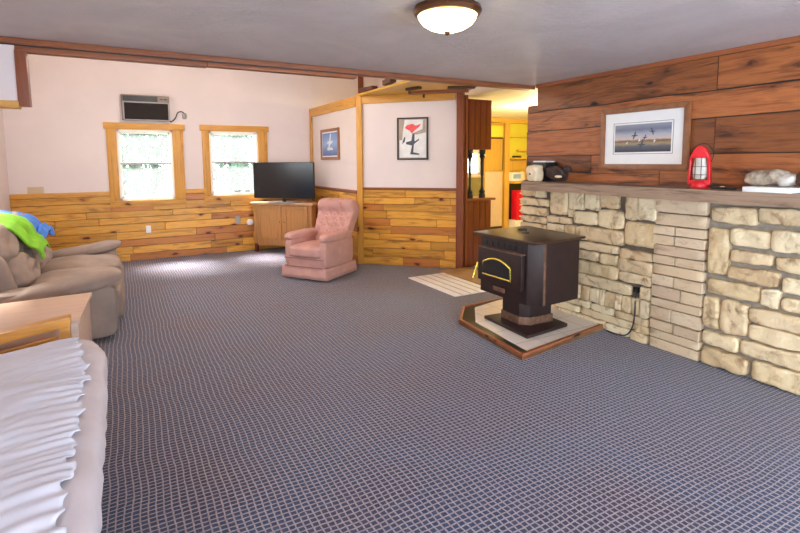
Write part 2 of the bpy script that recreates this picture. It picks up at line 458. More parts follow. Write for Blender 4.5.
mb.build('cap_rail', 'pine_plain', wainscot_p)

def window(i, g, label):
    x0, x1, z0, z1 = g
    w = thing('window_%d' % i, label, 'window', ((x0 + x1) / 2, YB, z0), kind='structure')
    hw = (x1 - x0) / 2; h = z1 - z0
    cl_, cr_ = CAS[i - 1]
    MB().box(-hw - cl_ - .03, -.04, h + .005, hw + cr_ + .03, .0, h + .105, .004).build('head_casing', 'pine_plain', w)
    MB().box(-hw - cl_, -.032, -.005, -hw, .0, h + .005, .004).build('side_casing', 'pine_plain_z', w)
    MB().box(hw, -.032, -.005, hw + cr_, .0, h + .005, .004).build('side_casing', 'pine_plain_z', w)
    MB().box(-hw - cl_, -.034, -.105, hw + cr_, .0, -.005, .004).build('sill_casing', 'pine_plain', w)
    fr = MB()
    for s in (-1, 1): fr.box(s * hw, .0, 0, s * (hw - .035), .13, h, .003)
    fr.box(-hw, .0, 0, hw, .13, .03, .003).box(-hw, .0, h - .03, hw, .13, h, .003)
    fr.build('jamb', 'white_trim', w)
    mid = h * .52
    for nm, za, zb, yy in (('upper_sash', mid - .015, h - .03, .075), ('lower_sash', .03, mid + .015, .045)):
        s_ = MB()
        for s in (-1, 1): s_.box(s * (hw - .035), yy, za, s * (hw - .06), yy + .03, zb)
        s_.box(-hw + .035, yy, za, hw - .035, yy + .03, za + .028).box(-hw + .035, yy, zb - .028, hw - .035, yy + .03, zb)
        so = s_.build(nm, 'white_trim', w)
        MB().box(-hw + .058, yy + .012, za + .025, hw - .058, yy + .016, zb - .025).build('pane', 'haze_pane', so)
    MB().box(-hw + .035, .035, mid - .012, hw - .035, .046, mid + .010).build('meeting_rail', 'grille', w, label='dark meeting rail')
    MB().box(-.02, .02, .055, .10, .05, .075, .004).box(.16, .02, .055, .26, .05, .07, .004).build('latch', 'black', w) if i == 2 else None
window(1, WIN[0], 'left double-hung window in knotty pine casing under the air conditioner')
window(2, WIN[1], 'right double-hung window in knotty pine casing behind the television')

# ---- left wall (two unseen windows added for fill light), rear wall with glass door
LW = (5.2, 7.4, 1.35, 2.3)
LW2 = (-2.15, -.55, .7, 2.15)
wall_with_holes('wall_left', 'paint', YR - .1, YB, 0, HT, XL - .12, XL, [LW, LW2], 'white left wall behind the sofa', 'y')
RW = [(.9, 3.9, .15, 2.2)]
wall_with_holes('wall_rear', 'paint', XL, XF + .4, 0, HC, YR - .12, YR, RW, 'white wall behind the viewer with a wide glass door')
w3 = thing('window_3', 'unseen wide window added for fill light in the left wall above the sofa', 'window', (XL, 6.3, 1.35), kind='structure')
MB().box(-.12, -1.1, 0, 0, -1.05, .95).box(-.12, 1.05, 0, 0, 1.1, .95).box(-.12, -1.1, 0, 0, 1.1, .05).box(-.12, -1.1, .9, 0, 1.1, .95).build('frame', 'pine_plain_z', w3)
MB().box(-.07, -1.05, .05, -.065, 1.05, .9).build('pane', 'glass', w3)
w5 = thing('window_5', 'unseen tall window added for fill light in the left wall behind the viewer', 'window', (XL, -1.35, .7), kind='structure')
MB().box(-.12, -.8, 0, 0, -.74, 1.45).box(-.12, .74, 0, 0, .8, 1.45).box(-.12, -.8, 0, 0, .8, .06).box(-.12, -.8, 1.39, 0, .8, 1.45).build('frame', 'pine_plain_z', w5)
MB().box(-.07, -.74, .06, -.065, .74, 1.39).build('pane', 'glass', w5)
d1 = thing('door_1', 'wide sliding glass door in the rear wall', 'door', (2.4, YR, .15), kind='structure')
MB().box(-1.5, -.12, 0, -1.43, 0, 2.05).box(1.43, -.12, 0, 1.5, 0, 2.05).box(-.04, -.1, 0, .04, -.04, 2.05).box(-1.5, -.12, 0, 1.5, 0, .06).box(-1.5, -.12, 1.99, 1.5, 0, 2.05).build('frame', 'white_trim', d1)
MB().box(-1.43, -.07, .06, 1.43, -.065, 1.99).build('pane', 'glass', d1)

# ---- partition: short wall (along y) and angled wall
PX, PZ = 3.2, 2.585
sw = thing('wall_partition_side', 'short white partition wall with pine wainscot and frame behind the recliner', 'wall', (PX, YB, 0), R(-90), kind='structure')
Ls = YB - 7.05
MB().box(0, 0, 0, Ls, .09, PZ).build('plaster', 'paint', sw)
wainscot(Ls, 1.10, 9, 11, sw)
MB().box(0, -.028, 1.102, Ls, 0, 1.15, .004).build('cap_rail', 'red_trim', sw)
MB().box(0.1, -.03, 2.43, Ls, 0, PZ, .005).build('top_trim', 'pine_plain', sw)
MB().box(0.02, -.032, 1.14, .11, 0, PZ, .005).build('corner_trim', 'pine_plain_z', sw)

aw = thing('wall_partition_angled', 'angled white partition wall with pine plank wainscot facing the room', 'wall', (3.235, 7.03, 0), R(-45), kind='structure')
La = math.hypot(4.30 - 3.235, 7.03 - 5.965)
MB().box(0, 0, 0, La, .09, PZ).build('plaster', 'paint', aw)
wainscot(La, 1.165, 10, 23, aw, minl=.5, maxl=1.3)
MB().box(0, -.03, 1.167, La, 0, 1.20, .004).build('cap_rail', 'red_trim', aw)
MB().box(0.03, -.035, 2.47, La - .02, 0, PZ, .005).build('top_trim', 'pine_plain', aw)
MB().box(-.035, -.05, 0, .055, .04, PZ, .006).build('corner_post', 'pine_plain_z', aw)
MB().box(La, -.05, 0, La + .10, .09, PZ + .05, .006).build('end_post', 'red_trim_z', aw, label='dark red wood end post')
MB().box(La - .5, -.052, 2.52, La - .47, -.034, PZ).build('bracket', 'dark_edge', aw)

# loft platform resting on the partitions
lp = thing('loft_platform', 'yellow pine loft deck above the angled partition reaching to the header', 'loft', (0, 0, PZ), kind='structure')
MB().prism([(3.2, 7.08, 0), (3.2, YH + .1, 0), (3.72, YH + .1, 0), (4.27, 5.98, 0)], (0, 0, .03)).build('deck', 'yellow_wood_x', lp)
MB().prism([(3.70, YH + .1, 0), (3.80, YH + .1, 0), (4.40, 5.9, 0), (4.30, 5.95, 0)], (0, 0, .05)).build('edge_joist', 'red_trim_y', lp)
MB().prism([(3.43, 5.95, -.035), (3.50, 5.72, -.035), (3.56, 5.74, -.035), (3.49, 5.97, -.035)], (0, 0, .035)).build('cleat', 'scrap_wood', lp)
MB().prism([(3.62, 6.20, -.04), (4.24, 5.62, -.04), (4.29, 5.67, -.04), (3.67, 6.26, -.04)], (0, 0, .04)).build('under_joist', 'red_trim', lp)
MB().prism([(3.85, 5.55, -.03), (4.15, 5.35, -.03), (4.19, 5.42, -.03), (3.89, 5.62, -.03)], (0, 0, .03)).build('cleat', 'scrap_wood', lp)
def scrap(x, y, z, sx, sy, sz, rz, label):
    o = MB().box(-sx / 2, -sy / 2, 0, sx / 2, sy / 2, sz, .012).build('wood_scrap', 'scrap_wood')
    o.location = (x, y, z); o.rotation_euler = (0, 0, rz); return tag(o, label, 'wood block', 'dark wood scraps on the partition ledge')
# trims
tag(MB().box(4.19, YB - .03, 0, 4.30, YB, HT, .005).build('trim_1', 'red_trim_z'), 'vertical wood batten on the back wall seen above the partition corner', 'trim', kind='structure')

# ---- fireplace wall
fw = thing('wall_right', 'stone faced right wall with wide rough cedar boards above', 'wall', (0, 0, 0), kind='structure')
MB().box(XF + .02, YR, 0, XF + .38, 4.02, HC).box(XF + .02, 4.02, 0, XF + .38, 4.165, 2.19).build('core', 'paint', fw)
MB().box(XF - .012, .3, 0, XF + .05, 4.21, 1.31).build('mortar', 'mortar', fw)
STN = [(4.0,4.211,1.207,1.29),(3.846,3.991,1.203,1.29),(3.79,4.21,1.111,1.186),(3.983,4.214,1.007,1.09),(3.812,3.967,1.01,1.09),(3.822,4.216,.925,.99),(3.814,4.212,.855,.912),
(3.535,3.763,1.046,1.29),(3.493,3.808,.955,1.02),(3.578,3.806,.865,.938),(3.337,3.523,1.115,1.29),(3.157,3.328,1.125,1.29),(3.174,3.454,.975,1.102),(3.463,3.53,1.03,1.108),(2.947,3.146,1.155,1.29),(2.895,3.166,.972,1.14),
(2.885,3.42,.822,.957),(3.43,3.57,.80,.95),(2.935,3.42,.735,.81),(2.589,2.925,.60,.716),(2.93,3.13,.625,.725),(2.598,2.922,.722,.80),(3.137,3.40,.635,.722),(2.93,3.40,.497,.617),(2.6,2.919,.51,.595),(2.79,3.42,.385,.488),(2.601,2.70,.386,.497),
(2.754,2.878,1.072,1.29),(2.572,2.752,1.078,1.29),(2.575,2.876,.845,1.055),(2.885,3.154,.0,.0),
(3.59,3.8,.64,.85),(3.43,3.58,.62,.79),(3.82,4.21,.74,.845),(3.82,4.0,.6,.73),(4.01,4.21,.6,.73),(3.43,3.8,.48,.61),(3.81,4.21,.47,.59),(3.43,3.85,.38,.47),(3.86,4.21,.38,.46),
(3.235,3.335,.225,.375),(3.124,3.227,.228,.372),(3.063,3.116,.228,.372),(2.948,3.057,.228,.372),(2.884,2.942,.228,.372),(2.785,2.878,.228,.372),(2.701,2.777,.228,.384),(2.605,2.695,.228,.375),(3.345,3.44,.228,.372),(3.45,3.56,.228,.372),(3.57,3.66,.228,.372),(3.67,3.8,.228,.372),(3.81,3.9,.228,.372),(3.91,4.05,.228,.372),(4.06,4.21,.228,.372)]
for z0, z1, cuts in ((.158, .22, (4.21, 3.7, 3.22, 2.95, 2.6)), (.082, .15, (4.21, 3.9, 3.35, 2.75, 2.6)), (.0, .075, (4.21, 3.6, 3.05, 2.78, 2.6))):
    for a, b in zip(cuts, cuts[1:]): STN.append((b + .006, a - .006, z0, z1))
RGT = [(1.816,2.128,1.128,1.246),(1.50,1.808,1.15,1.26),(1.995,2.14,.734,1.077),(1.73,1.985,.969,1.095),(1.45,1.72,.964,1.115),(1.706,1.975,.85,.935),(1.40,1.683,.835,.93),(1.66,1.992,.715,.815),(1.774,2.13,.575,.69),(1.647,1.762,.566,.69),(1.40,1.635,.685,.80),(1.40,1.632,.565,.66),(2.035,2.151,.30,.549),(1.834,2.022,.30,.549),(1.40,1.825,.43,.54),(1.40,1.823,.305,.415),(1.885,2.141,.17,.275),(1.45,1.873,.175,.285),(1.821,2.147,.012,.145),(1.45,1.79,.012,.155)]
rr = random.Random(5)
y = 1.39
while y > .45:                                        # the run of the wall past the picture edge
    z = .012; w = rr.uniform(.24, .36)
    while z < 1.24:
        h = min(rr.uniform(.09, .2), 1.275 - z); RGT.append((y - w, y - .01, z, z + h - .02)); z += h
    y -= w + .015
def stones(lst, seed, depth, jit, k, pad=0., n=8, rough=.010):
    rnd = random.Random(seed); mb = MB()
    for st in lst:
        y0, y1, z0, z1 = st[:4]
        if y1 - y0 < .02 or z1 - z0 < .02: continue
        dep = depth * rnd.uniform(.75, 1.15); sd = Vector((rnd.uniform(0, 99), rnd.uniform(0, 99), 0))
        ta, tb = rnd.uniform(-jit, jit), rnd.uniform(-jit, jit)
        def fn(w, q, sd=sd, ta=ta, tb=tb):
            nz = noise.noise(Vector((w.y * 9, w.z * 9, 0)) + sd)
            nz2 = noise.noise(Vector((w.y * 28, w.z * 28, 3)) + sd)
            w = w.copy(); w.y += ta * q.z * abs(w.z) + nz2 * rough * .5 * abs(q.y) ** 2; w.z += tb * q.y * abs(w.y) * .25 + noise.noise(Vector((w.y * 14, 7, 1)) + sd) * rough * q.z
            w.x += (nz * rough * 1.2 + nz2 * rough * .6) * (1 if q.x < 0 else 0)
            return w
        mb.rbox((XF - .02, (y0 + y1) / 2, (z0 + z1) / 2), (dep * 2, y1 - y0 - pad, z1 - z0 - pad), k, n, fn)
    return mb
stones(STN, 3, .040, .03, 10, -.001, 10, .012).build('field_stones', 'stone', fw, angle=60)
stones(RGT, 9, .050, .06, 7, -.004, 11, .014).build('rubble_stones', 'stone', fw, angle=60, label='large rubble stones set in wide mortar')
rows = [.0, .09, .165, .25, .365, .44, .545, .641, .73, .808, .894, .979, 1.057, 1.162, 1.29]
PIL = []
splits = {2: [.5], 3: [.42], 6: [.45], 8: [.45], 10: [.42], 11: [.44], 5: [.6]}
for i, (a, b) in enumerate(zip(rows, rows[1:])):
    c = [0] + splits.get(i, []) + [1]
    for p, q in zip(c, c[1:]):
        PIL.append((2.59 - q * .43 + .003, 2.59 - p * .43 - .003, a + .004, b - .004))
stones(PIL, 4, .050, .004, 20, 0, 8, .004).build('stacked_ledgestone', 'ledge_stone', fw, angle=60, label='thin straight stacked ledge stones')
MB().box(XF - .02, 2.165, 0, XF, 4.205, 1.3).build('pilaster_mortar', 'mortar_dark', fw)
MB().box(XF - .016, 2.70, .4, XF + .01, 2.79, .5).build('outlet_hole', 'black', fw)
# cedar boards (y, z outlines, wavy)
def wave(seed, y, amp=.012): return amp * noise.noise(Vector((y * 1.7, seed * 7.3, 0)))
def board(mb, ya, yb, zlo, zhi, slo, shi, t):
    n = 14; lo = []; hi = []
    for i in range(n + 1):
        y = ya + (yb - ya) * i / n
        lo.append((XF + .02, y, zlo + wave(slo, y) + .004)); hi.append((XF + .02, y, zhi + wave(shi, y) - .004))
    mb.prism(lo + hi[::-1], (-t, 0, 0), .004)
mb = MB()
Z0, Z1, Z2, Z3 = 1.31, 1.645, 1.915, 2.118
board(mb, 2.170, 4.02, Z3, 2.40, 1, 0, .036); board(mb, .3, 2.164, Z3 + .004, 2.40, 1, 0, .03)
board(mb, 3.0, 4.17, Z2, Z3, 2, 1, .030); board(mb, .3, 2.997, Z2, Z3, 2, 1, .034)
board(mb, 2.40, 4.17, Z1, Z2, 3, 2, .036); board(mb, 2.165, 2.395, Z1, Z2, 3, 2, .028); board(mb, .3, 2.16, Z1, Z2, 3, 2, .032)
board(mb, 3.3, 4.17, 1.48, Z1, 4, 3, .034); board(mb, 2.595, 3.297, 1.47, Z1, 4, 3, .030); board(mb, 2.595, 4.17, Z0, 1.475, 5, 4, .032)
board(mb, .3, 2.59, Z0, Z1, 5, 3, .034)
board(mb, 4.018, 4.17, Z3 - .006, 2.2, 1, 0, .030)
mb.build('cedar_boards', 'cedar', fw, smooth=False)
MB().box(XF - .005, .3, 1.31, XF + .03, 4.015, 2.39).box(XF - .005, 4.015, 1.31, XF + .03, 4.165, 2.1).build('board_backing', 'dark_edge', fw)
MB().box(XF - .045, YR, 2.368, XF + .02, 4.02, HC, .004).build('crown_trim', 'red_trim_y', fw)
# mantel
man = MB()
pts = []
for i in range(41):
    y = .3 + (3.88 - .3) * i / 40
    pts.append((3.615 + .008 * noise.noise(Vector((y * 4, 1, 0))), y, 1.296 + .010 * noise.noise(Vector((y * 3, 5, 0)))))
prof = []
for i in range(41):
    x, y, z = pts[i]
    prof.append([(x, y, z), (x + .004, y, 1.384 + .003 * noise.noise(Vector((y * 5, 9, 0)))), (XF - .018, y + (.3 if i == 40 else 0), 1.384), (XF - .018, y + (.3 if i == 40 else 0), z)])
vv = [[man.bm.verts.new(p) for p in q] for q in prof]
for a, b in zip(vv, vv[1:]):
    for k in range(4): man.bm.faces.new((a[k], a[(k + 1) % 4], b[(k + 1) % 4], b[k]))
man.bm.faces.new(vv[0]); man.bm.faces.new(vv[-1][::-1])
mantel = tag(man.build('mantel_shelf', 'mantel_wood', smooth=False), 'long weathered barn wood mantel shelf above the stone', 'mantel')

# ------------------------------------------------------------------ kitchen beyond
tag(bx('wall_kitchen_side', 'paint_kitchen', 10.5, YH + .1, 0, 10.6, YB, KC), 'far side wall of the kitchen', 'wall', kind='structure')
tag(bx('wall_kitchen_front', 'paint_kitchen', XF + .38, YH + .0, 0, 10.6, YH + .1, KC), 'kitchen side of the stone wall', 'wall', kind='structure')
tag(bx('wall_kitchen_back', 'paint_kitchen', 4.32, YB - .02, 1.85, 10.5, YB - .001, KC), 'yellow painted upper back wall of the kitchen', 'wall', kind='structure')
w4 = thing('window_4', 'small bright kitchen window behind the black spindles', 'window', (7.01, YB, 1.29), kind='structure')
MB().box(-.21, -.02, 0, -.17, .14, .51).box(.17, -.02, 0, .21, .14, .51).box(-.21, -.02, 0, .21, .14, .04).box(-.21, -.02, .47, .21, .14, .51).build('frame', 'white_trim', w4)
MB().box(-.17, .06, .04, .17, .065, .47).build('pane', 'glass', w4)
# olive base counter below that window
kc = thing('kitchen_base_cabinet', 'olive brown kitchen base cabinet below the small window', 'cabinet', (6.97, YB, 0))
MB().box(-.85, -.16, 0, .27, -.025, 1.22, .006).build('body', 'paint_olive', kc)
MB().box(-.86, -.18, 1.22, .27, -.025, 1.25, .004).build('countertop', 'oak_top', kc)
# pantry
pn = thing('pantry_cupboard', 'tall yellow wood pantry cupboard with a pale lower door', 'cabinet', (7.58, YB, 0))
MB().box(-.30, -.10, 0, .28, -.022, 2.47, .004).build('body', 'yellow_wood', pn)
MB().box(-.27, -.12, 1.37, .24, -.10, 2.1, .004).build('upper_door', 'yellow_wood', pn)
MB().box(-.22, -.12, 2.14, .24, -.10, 2.40, .004).build('top_panel', 'paint_kitchen', pn)
MB().box(-.27, -.12, .06, .24, -.10, 1.34, .004).build('lower_door', 'pale_panel', pn, label='pale lower door')
MB().box(.245, -.115, 1.37, .265, -.098, 2.1).box(-.27, -.115, 2.105, .265, -.098, 2.13).build('shadow_gap', 'dark_edge', pn)
MB().box(-.27, -.115, .0, .26, -.098, .05).build('toe_kick', 'dark_edge', pn)
MB().box(-.325, -.11, 1.26, -.302, -.025, 1.83, .002).build('side_strip', 'dark_edge', pn)
tag(bx('trim_2', 'yellow_wood', 7.875, YB - .14, 0, 8.02, YB - .022, KC), 'pale yellow wood door post beside the pantry', 'trim', kind='structure')
tag(bx('trim_3', 'yellow_wood_x', 7.25, YB - .16, 2.475, 10.4, YB - .022, KC), 'yellow wood beam along the top of the kitchen back wall', 'trim', kind='structure')
bs = thing('kitchen_shelving', 'open yellow wood kitchen shelving behind the mantel end', 'shelf', (8.45, YB, 0))
MB().box(-.41, -.04, 1.62, .75, -.022, 2.46).build('back_panel', 'paint_kitchen', bs)
MB().box(-.41, -.04, 1.12, .75, -.022, 1.61).build('lower_back', 'yellow_wood', bs)
MB().box(.72, -.16, 0, .75, -.04, 2.46).build('side_panel', 'yellow_wood', bs)
for za, xa in ((1.63, -.36), (1.82, -.16), (2.14, -.4)):
    MB().box(xa, -.16, za, .72, -.04, za + (.035 if za < 2 else .012)).build('shelf', 'yellow_wood_x', bs)
MB().box(-.41, -.30, 1.06, .72, -.04, 1.11).build('counter', 'yellow_wood_x', bs)
MB().box(-.41, -.06, .1, .72, -.03, 1.05).build('lower_panel', 'black', bs)
tag(MB().box(8.17, YB - .15, 1.666, 8.38, YB - .06, 1.71, .01).build('dark_tray', 'black'), 'small dark tray on the kitchen shelf', 'tray')
pk = thing('package', 'blue and white package on the kitchen counter', 'package', (8.15, YB - .18, 1.111))
MB().box(-.14, -.06, 0, .14, .06, .21, .01).build('carton', 'paper', pk)
MB().box(-.10, -.063, .06, .13, -.06, .17, .001).build('blue_band', 'package_blue', pk, label='blue printed band')
tag(MB().lathe((8.38, YB - .18, 1.111), [(.06, 0), (.07, .05), (.07, .17), (.05, .22), (0, .22)], 14).build('canister', 'cream'), 'cream canister beside the blue package', 'canister')
MB().box(-.41, -.34, 0, .72, -.03, .19, .006).build('plinth', 'vinyl', bs, label='white plinth')
rc = thing('drawer_chest', 'red metal drawer chest under the kitchen counter', 'chest', (8.29, YB - .24, .19))
MB().box(-.15, -.06, 0, .15, .16, .70, .008).build('body', 'chest_red', rc)
for k in range(5):
    d = MB().box(-.14, -.075, .02 + k * .135, .14, -.06, .145 + k * .135, .004).build('drawer', 'chest_red', rc)
    MB().box(-.10, -.095, .085 + k * .135, .10, -.075, .110 + k * .135, .002).build('handle', 'paper', d)

# room divider: lower cabinet, spindles, upper cabinet
dv = thing('divider_cabinet', 'dark red wood room divider with black spindles at the kitchen opening', 'cabinet', (4.48, 5.96, 0))
MB().box(0, 0, 0, .46, .35, 1.0, .004).build('lower_cabinet', 'mahogany', dv)
for k in range(4): MB().box(.008 + k * .113, -.012, .02, .113 + k * .113, 0, .985, .003).build('plank', 'mahogany', dv)
MB().box(-.02, -.03, 1.0, .53, .37, 1.035, .005).build('countertop', 'red_trim', dv)
MB().box(-.045, -.03, 0, -.005, .06, 2.55, .004).build('side_trim', 'red_trim_z', dv)
MB().box(.015, -.01, 1.765, .445, .3, 2.50, .004).build('upper_cabinet', 'mahogany', dv)
for k in range(4): MB().box(.02 + k * .106, -.02, 1.77, .118 + k * .106, -.01, 2.49, .003).build('plank', 'mahogany', dv)
for sx in (.10, .335):
    MB().lathe((sx, .06, 1.035), [(.05, 0), (.05, .05), (.038, .07), (.05, .1), (.028, .13), (.018, .2), (.020, .4), (.017, .55), (.03, .6), (.048, .63), (.036, .66), (.048, .68), (.048, .73)], 14).build('spindle', 'black', dv)

# ------------------------------------------------------------------ floor pieces by the doorway
mat_ = thing('floor_mat', 'white striped slatted floor mat in front of the kitchen opening', 'mat', (3.66, 5.24, 0))
MB().box(-.29, -.55, .0, .29, .55, .012, .003).build('base', 'vinyl', mat_)
for k in range(4): MB().box(-.19 + k * .125, -.55, .012, -.175 + k * .125, .55, .0135).build('stripe', 'grille', mat_)
tag(MB().box(3.955, 4.72, 0, 4.42, 5.90, .02, .004).build('threshold_board', 'tan_mat'), 'brown wood threshold board beside the white striped mat', 'board')
tag(MB().tube([(4.10, 5.30, .02), (4.18, 5.30, .23)], .012, 8).build('wooden_stick', 'brass'), 'short yellow stick standing behind the stove', 'stick')

# ------------------------------------------------------------------ hearth and stove
hp = thing('hearth_pad', 'low tiled hearth pad with a wood edge under the stove', 'hearth', (0, 0, 0))
out = [(2.735, 2.885), (3.92, 3.06), (3.92, 4.26), (3.6, 4.26), (3.13, 4.22), (2.83, 3.875)]
def inset(poly, d):
    n = len(poly); res = []
    for i in range(n):
        p0, p1, p2 = Vector(poly[i - 1]), Vector(poly[i]), Vector(poly[(i + 1) % n])
        a = (p1 - p0).normalized(); b = (p2 - p1).normalized()
        na, nb = Vector((-a.y, a.x)), Vector((-b.y, b.x)); k = (na + nb) / (1 + na.dot(nb)); res.append(tuple(p1 + k * d))
    return res
MB().prism([(x, y, 0) for x, y in out], (0, 0, .03)).build('base', 'tan_mat', hp)
inn = inset(out, .028)
rim = MB()
n = len(out)
for i in range(n):
    if i == 1: continue
    j = (i + 1) % n
    rim.prism([(*out[i], 0), (*out[j], 0), (*inn[j], 0), (*inn[i], 0)], (0, 0, .052), .003)
rim.build('wood_edge', 'red_trim', hp)
MB().prism([(x, y, .03) for x, y in inn], (0, 0, .008)).build('border_tiles', 'tile_green', hp, label='dark green border tiles')
inn2 = [(2.845, 2.945), (3.915, 3.09), (3.915, 4.22), (3.6, 4.21), (3.215, 4.12), (2.93, 3.74)]
MB().prism([(x, y, .038) for x, y in inn2], (0, 0, .008)).build('white_tiles', 'hearth_tile', hp, label='cream white field tiles')

st = thing('pellet_stove', 'black freestanding pellet stove with gold arched door glass on a pedestal', 'stove', (0, 0, .049))
b = MB()
b.prism([(3.02, 3.13, 0), (3.58, 3.19, 0), (3.62, 3.72, 0), (3.06, 3.77, 0)], (0, 0, .03), .004)
b.build('base_plate', 'iron', st)
MB().prism([(3.17, 3.40, .03), (3.24, 3.33, .03), (3.50, 3.32, .03), (3.52, 3.62, .03), (3.25, 3.69, .03), (3.18, 3.64, .03)], (0, 0, .30), .004).build('pedestal', 'iron', st)
MB().prism([(3.158, 3.392, .03), (3.234, 3.317, .03), (3.512, 3.307, .03), (3.532, 3.63, .03), (3.244, 3.702, .03), (3.168, 3.647, .03)], (0, 0, .075), .004).build('ash_lip', 'iron_worn', st, label='rusty worn ash lip')
# body: front at x=3.0, chamfered front corner
bz0, bz1 = .30, .852
body = [(3.0, 3.13), (3.09, 3.03), (3.56, 3.06), (3.62, 3.80), (3.0, 3.76)]
MB().prism([(x, y, bz0) for x, y in body], (0, 0, bz1 - bz0), .006).build('firebox', 'iron', st)
MB().prism([(3.092, 3.024, bz0 + .01), (3.118, 3.026, bz0 + .01), (3.118, 3.031, bz0 + .01), (3.092, 3.031, bz0 + .01)], (0, 0, bz1 - bz0 - .02)).build('corner_strip', 'iron_worn', st, label='rust worn corner strip')
MB().prism([(2.93, 3.80, bz1), (2.95, 2.98, bz1), (3.60, 3.03, bz1), (3.68, 3.86, bz1)], (0, 0, .022), .006).build('top_plate', 'iron_top', st, label='brown tinted top plate')
MB().lathe((3.4, 3.62, bz1 + .022), [(.045, 0), (.045, .012), (.0, .014)], 16).build('vent_cap', 'black', st)
MB().lathe((3.28, 3.45, bz1 + .022), [(.032, 0), (.032, .008), (.0, .01)], 16).build('vent_cap', 'black', st)
for k in range(7): MB().box(2.992, 3.19 + k * .078, .762, 3.004, 3.24 + k * .078, .802).build('vent_slot', 'black', st)
MB().box(2.955, 3.155, .42, 3.0, 3.745, .735, .008).build('door', 'iron', st)
dr = st.children[-1] if st.children else None
MB().box(2.95, 3.15, .735, 3.0, 3.75, .745, .002).build('door_rail', 'iron_worn', st)
ar = [(-.19, .0), (.19, .0), (.19, .11)]
for i in range(13):
    a = PI * .5 * 0; u = .19 - .38 * i / 12
    ar.append((u, .11 + .055 * (1 - (u / .19) ** 2)))
arch = [(2.952, 3.475 - u, .49 + v) for u, v in ar[:-1]] + [(2.952, 3.475 + .19, .60)]
MB().prism([(2.954, y, z) for _, y, z in arch], (-.006, 0, 0)).build('door_glass', 'stove_glass', st)
MB().tube(arch + [arch[0], arch[1]], .010, 8).build('glass_trim', 'brass', st, label='gold arched trim')
MB().box(2.985, 3.40, .345, 3.0, 3.56, .39, .01).build('ash_handle', 'iron_worn', st)
# pedestal cord from wall outlet
cp = [(3.945, 2.745, .44), (3.925, 2.74, .40), (3.915, 2.735, .30), (3.91, 2.735, .2), (3.90, 2.75, .10), (3.89, 2.80, .03), (3.885, 2.9, .012), (3.89, 3.0, .012)]
cd = thing('power_cord', 'black power cord hanging from the hole in the stone to the hearth', 'cord', (3.945, 2.745, 0))
def smooth_path(p, n=6):
    p = [Vector(a) for a in p]; r = []
    for i in range(len(p) - 1):
        a, b, c, d = p[max(i - 1, 0)], p[i], p[i + 1], p[min(i + 2, len(p) - 1)]
        for k in range(n):
            t = k / n
            r.append(.5 * ((2 * b) + (c - a) * t + (2 * a - 5 * b + 4 * c - d) * t * t + (3 * b - a - 3 * c + d) * t ** 3))
    return r + [p[-1]]
off = Vector((3.945, 2.745, 0))
MB().tube([q - off for q in smooth_path(cp)], .007, 6).build('cable', 'cord_dark', cd)
MB().box(-.02, -.025, .43, .01, .025, .475, .006).build('plug', 'black', cd)

# ------------------------------------------------------------------ ceiling light
cl = thing('ceiling_light', 'lit frosted dome ceiling light with bronze rim', 'light', (1.545, 2.235, HC - .001))
K = .87
sc_ = lambda pr: [(r * K, z * K) for r, z in pr]
MB().lathe((0, 0, 0), sc_([(.10, 0), (.20, -.005), (.208, -.03), (.196, -.05), (.18, -.055), (.17, -.05)]), 40).build('rim', 'bronze', cl)
MB().lathe((0, 0, -.05 * K), sc_([(.178, 0), (.172, -.02), (.15, -.05), (.11, -.075), (.06, -.092), (.0, -.097)]), 40).build('glass_dome', 'lamp_glow', cl)
MB().lathe((0, 0, -.147 * K), [(.005, .005), (.016, 0), (.014, -.010), (.006, -.017), (0, -.019)], 14).build('finial', 'bronze', cl)

# ------------------------------------------------------------------ air conditioner
ac = thing('air_conditioner', 'brown window air conditioner set through the wall above the left window', 'air conditioner', (.42, YB, 2.27))
MB().box(-.345, -.10, 0, .345, -.0, .40, .008).build('case', 'ac_body', ac)
MB().box(-.31, -.115, .015, .32, -.10, .275, .004).build('intake_grille', 'ac_dark', ac)
lv = MB()
for k in range(9): lv.box(-.30, -.12, .03 + k * .027, .31, -.114, .04 + k * .027)
lv.build('louver', 'ac_dark', ac)
MB().box(-.33, -.12, .275, .34, -.1, .295, .002).box(-.33, -.118, .005, -.31, -.1, .28).box(.32, -.118, .005, .34, -.1, .28).box(-.33, -.118, .002, .34, -.1, .016).build('bezel', 'grille', ac)
MB().box(-.325, -.112, .30, .17, -.1, .385).build('outlet_vent', 'black', ac)
cpn = MB().box(.19, -.114, .30, .335, -.1, .385).build('control_panel', 'ac_body', ac)
for k in range(2): MB().lathe((.225 + k * .06, -.113, .345), [(.018, -.006), (.018, .006)], 12).build('knob', 'black', cpn)
cord = smooth_path([(.34, -.06, .01), (.37, -.03, .0), (.43, -.02, .06), (.47, -.02, .15), (.53, -.02, .17), (.57, -.02, .14)])
MB().tube(cord, .010, 6).build('power_cord', 'cord_dark', ac)
MB().rbox((.57, -.02, .10), (.07, .04, .10), 3, 6).build('plug', 'grille', ac)

